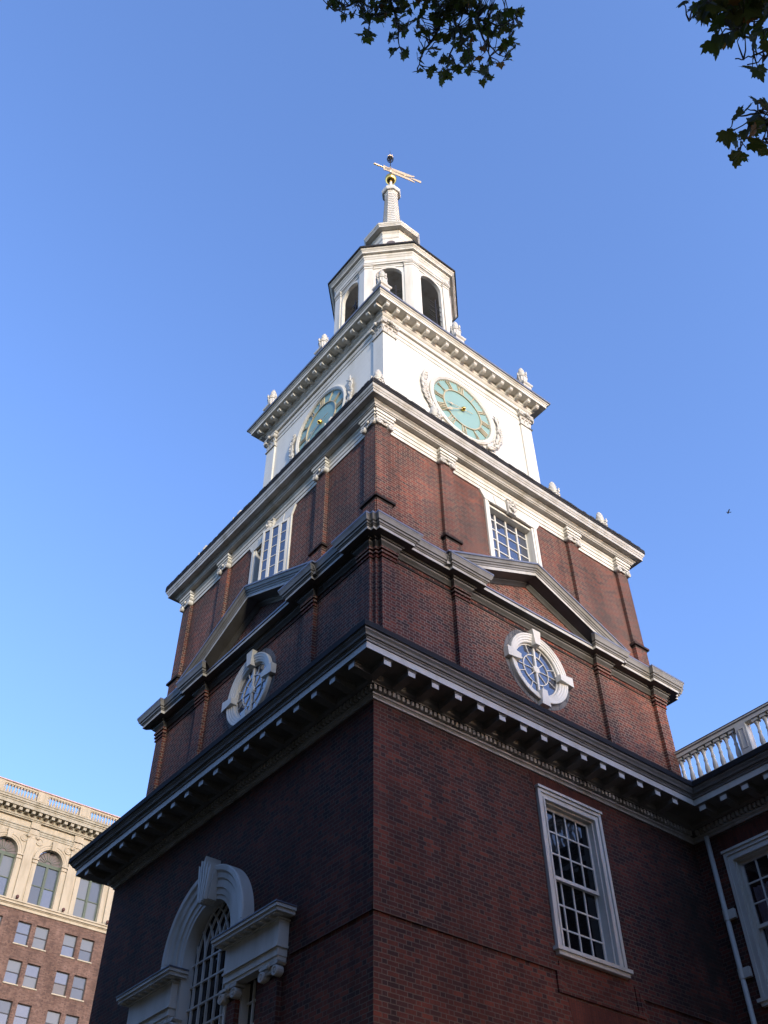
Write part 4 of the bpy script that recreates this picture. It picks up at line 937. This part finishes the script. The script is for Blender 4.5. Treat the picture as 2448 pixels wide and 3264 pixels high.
# ================================================================== FAR OFFICE BUILDING
F = thing('office_building', 'tall brown brick office building with cream stone arcade and rooftop balustrade', 'building', (0, 70, 0))
bays = [3.6+4.335*i for i in range(7)]; FX0, FX1 = -2.0, 33.0
holes = []
for b in bays:
    for r in range(6):
        zt = 37.86-3.2*r
        for s in (-1, 1): holes.append(rect(b+s*0.83-0.61, b+s*0.83+0.61, zt-1.9, zt))
m = MB(); m.wall(rect(FX0, FX1, 0, 38.7), holes, 0, 0.28); m.box(FX0, FX1, -20, -8, 0, 38.7); obj('office_wall', m, M['brick_far'], F)
rf = random.Random(11)
wn = None
for b in bays:
    for r in range(6):
        zt = 37.86-3.2*r
        for s in (-1, 1):
            c = b+s*0.83; m = MB()
            m.box(c-0.61, c-0.57, -0.26, -0.2, zt-1.9, zt); m.box(c+0.57, c+0.61, -0.26, -0.2, zt-1.9, zt); m.box(c-0.57, c+0.57, -0.26, -0.2, zt-0.05, zt); m.box(c-0.57, c+0.57, -0.26, -0.19, zt-0.99, zt-0.92); m.box(c-0.57, c+0.57, -0.26, -0.2, zt-1.9, zt-1.84)
            wv = obj('window', m, M['black'], F)
            m = MB(); m.wall(rect(c-0.6, c+0.6, zt-1.9, zt-0.95), [], -0.235); obj('pane', m, M[rf.choice(('glass_far', 'glass_far2', 'glass_far3', 'glass_far4'))], wv)
            m = MB(); m.wall(rect(c-0.6, c+0.6, zt-0.95, zt), [], -0.225); obj('pane', m, M[rf.choice(('glass_far', 'glass_far2', 'glass_far2', 'glass_far4'))], wv)
            m = MB(); m.box(c-0.68, c+0.68, -0.1, 0.08, zt-2.0, zt-1.9); obj('sill', m, M['stone'], wv)
# stone ledge, arcade wall, pilasters
m = MB()
for (z0, z1, o) in ((38.70, 38.95, 0.10), (38.95, 39.02, 0.18), (39.02, 39.22, 0.30), (39.22, 39.34, 0.40)): m.box(FX0, FX1, -0.3, o, z0, z1)
obj('ledge', m, M['stone'], F)
ah = []
for b in bays: ah.append([(b-1.19, 39.40), (b+1.19, 39.40)]+arc(b, 43.45, 1.19, 0, PI, 20))
m = MB(); m.wall(rect(FX0, FX1, 39.34, 47.0), ah, 0.05, 0.55); obj('arcade_wall', m, M['stone'], F)
for b in bays:
    m = MB(); m.ring([(1.19, 0.04), (1.19, 0.12), (1.30, 0.13), (1.31, 0.16), (1.50, 0.17), (1.52, 0.22), (1.60, 0.22), (1.60, 0.04)], b, 43.45, 28, 0, 0, PI)
    m.prism([(b-0.20, 44.5), (b+0.20, 44.5), (b+0.27, 45.35), (b-0.27, 45.35)], 0.04, 0.34)
    for s in (-1, 1):
        lo, hi = sorted((b+s*1.19, b+s*1.62)); m.box(lo, hi, 0.04, 0.13, 39.34, 43.0); m.box(lo-0.04, hi+0.04, 0.04, 0.22, 43.0, 43.18); m.box(lo-0.07, hi+0.07, 0.04, 0.28, 43.3, 43.46); m.box(lo-0.02, hi+0.02, 0.04, 0.17, 43.18, 43.3)
        m.ring([(0.0, 0.13), (0.16, 0.13), (0.18, 0.10), (0.24, 0.10), (0.26, 0.15), (0.34, 0.15), (0.35, 0.05)], b+s*1.42, 45.0, 20)
    m.box(b-1.19, b+1.19, -0.5, -0.05, 39.34, 39.42)
    AW = obj('arched_window', m, M['stone'], F)
    m = MB(); m.box(b-0.11, b+0.11, -0.42, -0.22, 39.42, 43.12); m.box(b-1.19, b+1.19, -0.42, -0.24, 43.12, 43.42); m.box(b-1.19, b-1.11, -0.42, -0.28, 39.42, 43.12); m.box(b+1.11, b+1.19, -0.42, -0.28, 39.42, 43.12); m.box(b-1.1, b+1.1, -0.42, -0.30, 41.2, 41.28)
    obj('window_frame', m, M['green'], AW)
    for (p0, p1) in ((b-1.19, b-0.01), (b+0.01, b+1.19)):
        m = MB(); m.wall(rect(p0, p1, 41.24, 43.3), [], -0.36); obj('pane', m, M[rf.choice(('glass_far', 'glass_far2'))], AW)
        m = MB(); m.wall(rect(p0, p1, 39.42, 41.24), [], -0.36); obj('pane', m, M[rf.choice(('glass_far', 'glass_far4', 'glass_far2'))], AW)
    m = MB(); m.wall(arc(b, 43.40, 1.19, 0, PI, 20), [], -0.38)
    for i in range(1, 10): a = i*PI/10; m.bar(b+0.3*math.cos(a), 43.42+0.3*math.sin(a), b+1.18*math.cos(a), 43.42+1.18*math.sin(a), 0.035, -0.38, -0.33, 1)
    m.ring([(0.28, -0.38), (0.28, -0.33), (0.33, -0.33), (0.33, -0.38)], b, 43.42, 14, 1, 0, PI); obj('fanlight', m, [M['fan'], M['green']], AW)
for i in range(len(bays)-1):
    c = (bays[i]+bays[i+1])/2-0.02; m = MB(); m.box(c-0.42, c+0.42, 0.04, 0.22, 39.34, 45.1); m.box(c-0.50, c+0.50, 0.04, 0.30, 45.42, 45.55); m.box(c-0.45, c+0.45, 0.04, 0.24, 45.1, 45.42)
    for s in (-1, 1): m.ring([(0, 0.36), (0.07, 0.36), (0.10, 0.33), (0.16, 0.36), (0.19, 0.33), (0.19, 0.05)], c+s*0.42, 45.28, 16)
    m.box(c-0.44, c+0.44, 0.06, 0.24, 45.55, 46.9); obj('pilaster', m, M['stone'], F)
    m = MB(); m.blob((c-0.1, -0.55, 39.52), 0.15, 0.15, 0.17, 10, 8); m.box(c-0.14, c-0.06, 0.2, 0.5, 39.34, 39.42); obj('floodlight', m, M['rust'], F)
m = MB()
for (z0, z1, o) in ((45.55, 45.72, 0.12), (45.72, 45.92, 0.16), (45.92, 46.02, 0.24), (46.62, 46.74, 0.30), (46.74, 46.84, 0.38), (46.84, 47.28, 0.34)): m.box(FX0, FX1, 0.04, o, z0, z1)
for (z0, z1, o) in ((47.28, 47.60, 1.05), (47.60, 47.75, 1.12), (47.75, 47.95, 1.22), (47.95, 48.05, 1.28)): m.box(FX0, FX1, -0.5, o, z0, z1)
x = FX0+0.2
while x < FX1: m.box(x, x+0.30, 0.34, 0.92, 47.00, 47.279); x += 0.64
x = FX0
OC = obj('office_cornice', m, M['stone_g'], F)
m = MB(); m.box(FX0, FX1, -0.5, 0.1, 48.05, 48.55); m.box(FX0, FX1, -0.25, 0.08, 49.55, 49.75)
bc = 14.44
for i in range(-4, 5):
    c = bc+4.34*i; m.box(c-0.52, c+0.52, -0.28, 0.12, 48.55, 49.75)
    if FX0 < c-0.5: m.box(c-0.36, c+0.36, 0.12, 0.15, 48.75, 49.5)
OB = obj('roof_balustrade', m, M['stone'], F)
m = MB(); m.box(FX0, FX1, -0.35, 0.2, 49.752, 49.85); obj('coping', m, M['pinkcap'], OB)
q = MB(); q.ngon([(0.11, 48.55), (0.11, 48.65)], 4); q.ngon([(0.09, 48.65), (0.13, 48.8), (0.12, 48.92), (0.06, 49.2), (0.05, 49.3), (0.09, 49.45)], 12, smooth=True); q.ngon([(0.11, 49.45), (0.11, 49.55)], 4); fb = q.mesh('baluster', M['stone'])
for i in range(-2, 3):
    for j in range(11):
        u = bc+4.34*i+0.52+(3.30)*(j+0.5)/11; obj('baluster', fb, None, OB, 0, (u, 0.09, 0))
m = MB(); m.box(16.3, 17.3, -7, -5, 48.4, 50.0); m.box(18.9, 21.0, -7.5, -5.5, 48.4, 50.1); m.box(14.0, 16.3, -8, -6, 48.4, 49.4); obj('penthouse', m, M['stone'], F)

# ================================================================== BIRD
bp_ = at(2322, 1633, 85); m = MB(); m.blob((0, 0, 0), 0.13, 0.045, 0.045, 10, 8); m.blob((-0.13, 0, 0.02), 0.045, 0.035, 0.035, 8, 6)
for s in (-1, 1): m.hexa([(-0.06, s*0.03, 0.02), (0.05, s*0.03, 0.02), (0.08, s*0.26, 0.09), (0.0, s*0.28, 0.09), (-0.06, s*0.03, 0.035), (0.05, s*0.03, 0.035), (0.08, s*0.26, 0.095), (0.0, s*0.28, 0.095)])
m.hexa([(0.11, -0.02, 0), (0.22, -0.05, 0), (0.22, 0.05, 0), (0.11, 0.02, 0), (0.11, -0.02, 0.01), (0.22, -0.05, 0.01), (0.22, 0.05, 0.01), (0.11, 0.02, 0.01)])
bo = obj('bird', m, M['plume'], None, 0, tuple(bp_)); bo.rotation_euler.z = R(-40); bo['label'] = 'tiny dark bird flying in the clear blue sky'; bo['category'] = 'bird'

# ================================================================== TREES
LH = [(0.12, -0.15), (0.24, -0.16), (0.30, -0.10), (0.46, -0.13), (0.56, -0.05), (0.45, 0.07), (0.52, 0.17), (0.67, 0.33), (0.50, 0.30), (0.45, 0.41), (0.31, 0.36), (0.28, 0.54), (0.18, 0.53), (0.12, 0.68)]
LEAF = [(0, -0.02)]+LH+[(0, 0.84)]+[(-x, y) for x, y in reversed(LH)]
rl = random.Random(21)
def leaf(mb, p, size, stem=None):
    # hanging leaf: tip droops, blade turned any way, folded along the midrib and curled
    d = Vector((rl.uniform(-1, 1), rl.uniform(-1, 1), rl.uniform(-1.1, -0.1))).normalized()
    s = d.cross(Vector((rl.uniform(-1, 1), rl.uniform(-1, 1), rl.uniform(-0.6, 0.6)))).normalized(); nn = s.cross(d)
    fold, curl = rl.uniform(0.0, 0.32), rl.uniform(-0.35, 0.6)
    lop = rl.uniform(0.8, 1.15)
    vs = [Vector(p)+size*(s*x*lop+d*y+nn*(fold*abs(x)+curl*y*y*0.5)) for x, y in LEAF]; n = len(LEAF); h = n//2
    mi = rl.choices((0, 1, 2), (6, 4, 0.3))[0]
    mb.add(vs, [tuple(range(0, h+1)), (0,)+tuple(range(h, n))], mi)
    if stem is not None: return vs[0]
def wander(a, b, n=5, amp=0.06):
    a, b = Vector(a), Vector(b); L_ = (b-a).length
    return [a.lerp(b, i/n)+(Vector((rl.uniform(-1, 1), rl.uniform(-1, 1), rl.uniform(-1, 1)))*amp*L_ if 0 < i < n else Vector((0, 0, 0))) for i in range(n+1)]

def spray(tree_name, label, trunk, blobs, sc, ox, oy, dist, size, twigs, group, extra, thin=1.0):
    """overhanging tree: trunk, limbs, twigs running to the leaf sprays"""
    t = thing(tree_name, label, 'tree', trunk[0], group); L0 = Vector(trunk[0])
    br = MB()
    br.tube([Vector(p)-L0 for p in trunk], [0.38, 0.34, 0.30, 0.26, 0.22][:len(trunk)], 12)
    top = Vector(trunk[-1]); obj('trunk', br, M['bark'], t)
    lm = MB(); lv = MB()
    nodes = []
    for path, r0 in twigs:
        pts = [at(ox+x*sc, oy+y*sc, dist+rl.uniform(-0.1, 0.1)) for x, y in path]
        full = []
        for a, b in zip(pts[:-1], pts[1:]): full += wander(a, b, 4, 0.05)[:-1]
        full.append(pts[-1]); nodes += full
        lm.tube([p-L0 for p in full], [max(0.004, r0*(1-0.85*i/len(full))) for i in range(len(full))], 6)
    for e in extra: # limbs from the trunk to where the sprays start
        q = at(ox+e[0]*sc, oy+e[1]*sc, dist); pts = wander(top, q, 8, 0.03); lm.tube([p-L0 for p in pts], [0.20-0.17*i/8 for i in range(9)], 8); nodes += pts[3:]
    for bx_, by_, br_, n in blobs:
        for i in range(max(1, int(n*thin+0.5))):
            a, r = rl.uniform(0, 2*PI), br_*math.sqrt(rl.random())
            p = at(ox+(bx_+r*math.cos(a))*sc, oy+(by_+r*math.sin(a))*sc, dist+rl.uniform(-0.45, 0.45))
            leaf(lv, p-L0, size*rl.uniform(0.75, 1.15))
            near = min(nodes, key=lambda q: (q-p).length)
            if (near-p).length < 1.2: lm.tube([q-L0 for q in wander(near, p, 3, 0.08)], [0.006, 0.005, 0.0035, 0.003], 4)
    # the rest of the crown, above and outside the picture
    obj('limb', lm, M['bark'], t)
    obj('crown', lv, [M['leaf'], M['leaf_o'], M['leaf_r']], t, fix=False)
    return t
top_blobs = [(130, 20, 45, 6), (210, 115, 15, 2), (265, 60, 45, 5), (340, 130, 35, 5), (385, 245, 50, 8), (340, 20, 40, 5), (450, 120, 70, 12), (420, 40, 50, 7), (545, 265, 22, 3), (570, 345, 20, 3), (640, 385, 35, 5), (560, 110, 70, 14), (520, 30, 60, 9), (640, 200, 45, 8), (600, 40, 50, 8),
    (680, 80, 25, 3), (730, 245, 18, 3), (795, 225, 38, 7), (760, 140, 45, 7), (760, 365, 14, 2), (740, 415, 20, 2), (740, 505, 14, 2), (850, 360, 26, 4), (825, 505, 20, 3), (878, 570, 12, 1), (905, 245, 45, 9), (900, 110, 70, 16), (880, 30, 70, 12), (990, 90, 75, 17), (990, 20, 60, 9), (1000, 210, 50, 10),
    (940, 425, 55, 11), (925, 510, 45, 8), (1010, 470, 45, 7), (1060, 400, 45, 8), (1010, 325, 28, 4), (1110, 480, 30, 4), (1085, 260, 60, 12), (1150, 140, 65, 13), (1150, 50, 60, 10), (1230, 50, 40, 6), (1165, 400, 18, 2), (1190, 470, 22, 3), (1240, 450, 22, 3), (1225, 530, 35, 4), (1190, 560, 10, 1),
    (1205, 325, 20, 3), (1290, 140, 55, 10), (1330, 210, 50, 9), (1395, 260, 38, 6), (1325, 330, 38, 6), (1370, 395, 22, 3), (1315, 440, 14, 2), (1440, 95, 35, 5), (1435, 165, 24, 3), (1370, 75, 22, 3), (1425, 310, 16, 2), (1240, 200, 45, 8), (760, 20, 50, 6), (1080, 20, 50, 7)]
top_blobs = top_blobs+[(80, -90, 90, 12), (300, -80, 100, 22), (520, -90, 110, 28), (760, -90, 110, 28), (1000, -90, 120, 34), (1240, -80, 90, 20)]
top_tw = [([(560, -200), (540, 0), (600, 200), (605, 330)], 0.02), ([(540, -40), (400, 130), (380, 240)], 0.014), ([(500, -100), (250, 40), (150, 80)], 0.014), ([(960, -220), (965, 0), (870, 220), (780, 350), (730, 480)], 0.022), ([(965, 20), (1010, 200), (960, 380), (930, 520)], 0.016),
    ([(1000, 60), (1150, 130), (1330, 180), (1430, 120)], 0.016), ([(1150, 130), (1210, 300), (1240, 400), (1220, 520)], 0.012), ([(1210, 300), (1310, 390), (1360, 400)], 0.008), ([(960, 270), (850, 300), (790, 385)], 0.008), ([(1000, 200), (1090, 260), (1110, 470)], 0.01)]
spray('plane_tree', 'plane tree with one dense small leaved branch hanging above the weathervane', [(-19.0, -19.5, 0), (-18.9, -19.3, 3), (-18.5, -18.9, 6), (-17.8, -18.0, 9), (-16.8, -17.0, 11)], top_blobs, 0.4521, 1000, 0, 10.5, 0.092, top_tw, 'plane trees overhanging the view', [(560, -200), (960, -220)])
rb = [(280, 60, 50, 4), (380, 150, 40, 4), (320, 110, 35, 3), (430, 110, 45, 4), (610, 130, 35, 3), (560, 50, 50, 5), (470, 40, 50, 4), (700, 60, 55, 6), (780, 120, 45, 5), (690, 230, 30, 3), (770, 280, 30, 3), (910, 200, 45, 4), (870, 290, 35, 3), (960, 150, 40, 4), (570, 300, 35, 3), (480, 490, 45, 3), (600, 470, 35, 3), (560, 560, 25, 1),
    (730, 430, 55, 4), (850, 440, 45, 3), (980, 530, 35, 3), (900, 360, 25, 2), (1020, 390, 35, 3), (1090, 370, 25, 2), (1130, 240, 40, 3), (1160, 540, 30, 2), (1150, 60, 50, 5), (1050, 40, 60, 6), (930, 50, 60, 6), (830, 60, 50, 5), (1150, 420, 30, 2), (1060, 860, 35, 2), (990, 840, 15, 1), (110, 10, 15, 2),
    (760, 1440, 25, 2), (930, 1370, 35, 2), (1050, 1280, 20, 1), (1110, 1240, 25, 2), (940, 1480, 40, 3), (1060, 1510, 40, 3), (1000, 1600, 35, 3), (910, 1660, 25, 2), (1080, 1630, 25, 2), (1150, 1490, 25, 2), (680, 1650, 40, 3), (770, 1740, 30, 2), (830, 1920, 35, 3), (750, 2020, 25, 2), (960, 1780, 22, 1), (1070, 1840, 40, 3), (1140, 1880, 30, 2)]
rb = rb+[(1260, 100, 100, 10), (1300, 400, 90, 8), (1300, 1500, 120, 10), (1280, 1850, 90, 6), (700, -120, 150, 14), (1000, -120, 150, 16)]
rtw = [([(1500, -100), (1180, 60), (900, 120), (600, 90), (300, 60)], 0.02), ([(1000, 90), (880, 260), (720, 400), (480, 470)], 0.012), ([(320, 120), (250, 200), (185, 265)], 0.006), ([(1400, 560), (1180, 640), (1000, 690), (870, 750), (765, 740)], 0.009), ([(1120, 690), (1060, 780), (915, 815)], 0.005), ([(1130, 600), (1110, 780), (1105, 860)], 0.005),
    ([(1500, 1250), (1150, 1360), (1050, 1410), (860, 1460), (760, 1450)], 0.013), ([(1050, 1410), (960, 1520), (760, 1630)], 0.008), ([(1050, 1410), (1160, 1560), (1130, 1740)], 0.007), ([(960, 1520), (900, 1740), (835, 1850)], 0.007)]
spray('plane_tree', 'plane tree with two large leaved sprays, one hanging below the other above the hall', [(-3.0, -20.0, 0), (-3.0, -19.9, 3), (-3.2, -19.6, 6), (-3.6, -19.0, 9)], rb, 0.25319, 2150, 0, 7.2, 0.118, rtw, 'plane trees overhanging the view', [(1500, -100), (1400, 560), (1500, 1250)], thin=0.72)

# trees of the square behind the camera: they keep the low sun off the lower storeys
rs = random.Random(4)
cr = MB()
for i in range(2600):
    v = Vector((rs.gauss(0, 1), rs.gauss(0, 1), rs.gauss(0, 1))).normalized()*(rs.random()**0.45)
    p = Vector((v.x*6.0, v.y*6.0, v.z*6.5+14.5)); a = rs.uniform(0.35, 0.75)
    e1 = Vector((rs.uniform(-1, 1), rs.uniform(-1, 1), rs.uniform(-1, 1))).normalized(); e2 = e1.cross(Vector((rs.uniform(-1, 1), rs.uniform(-1, 1), rs.uniform(-1, 1)))).normalized()
    cr.add([p+a*(e1*math.cos(t)+e2*math.sin(t))*(1 if j % 2 else 0.6) for j, t in enumerate([2*PI*q/8 for q in range(8)])], [tuple(range(8))], i % 2)
cr_me = cr.mesh('crown', [M['leaf_d'], M['leaf_d2']], False)
tk = MB(); tk.tube([(0, 0, 0), (0.1, 0, 4), (0, 0.1, 9), (0, 0, 15)], [0.5, 0.4, 0.3, 0.12], 10)
for i in range(7):
    a = i*0.9; tk.tube([(0, 0, 6+i), (1.5*math.cos(a), 1.5*math.sin(a), 9+i), (3.5*math.cos(a), 3.5*math.sin(a), 12+i)], [0.2, 0.14, 0.05], 8)
tk_me = tk.mesh('trunk', M['bark'])
SH = [(-30, -44, 1.1), (-21, -41, 1.1), (-14.5, -36, 1.08), (-6, -35, 0.95), (1.5, -34, 0.9), (-14, 20, 0.84), (-15.5, 13, 0.86), (-18, 7, 0.88), (-21, 0, 0.9), (-22.5, -6, 0.92), (-23, -12, 0.95), (-20, -20, 0.95), (-12, -26, 0.92), (-4, -27, 0.88), (-27, -27, 1.05), (-31, -12, 1.15), (-29, 4, 1.1), (-26, 17, 1.0), (-22, 27, 1.0)]
for i, (x, y, s) in enumerate(SH):
    t = thing('plane_tree', 'leafy plane tree standing in the square behind the viewer', 'tree', (x, y, 0), 'plane trees of the square'); t.scale = (s, s, s); t.rotation_euler.z = i*1.3
    obj('trunk', tk_me, None, t); obj('crown', cr_me, None, t)
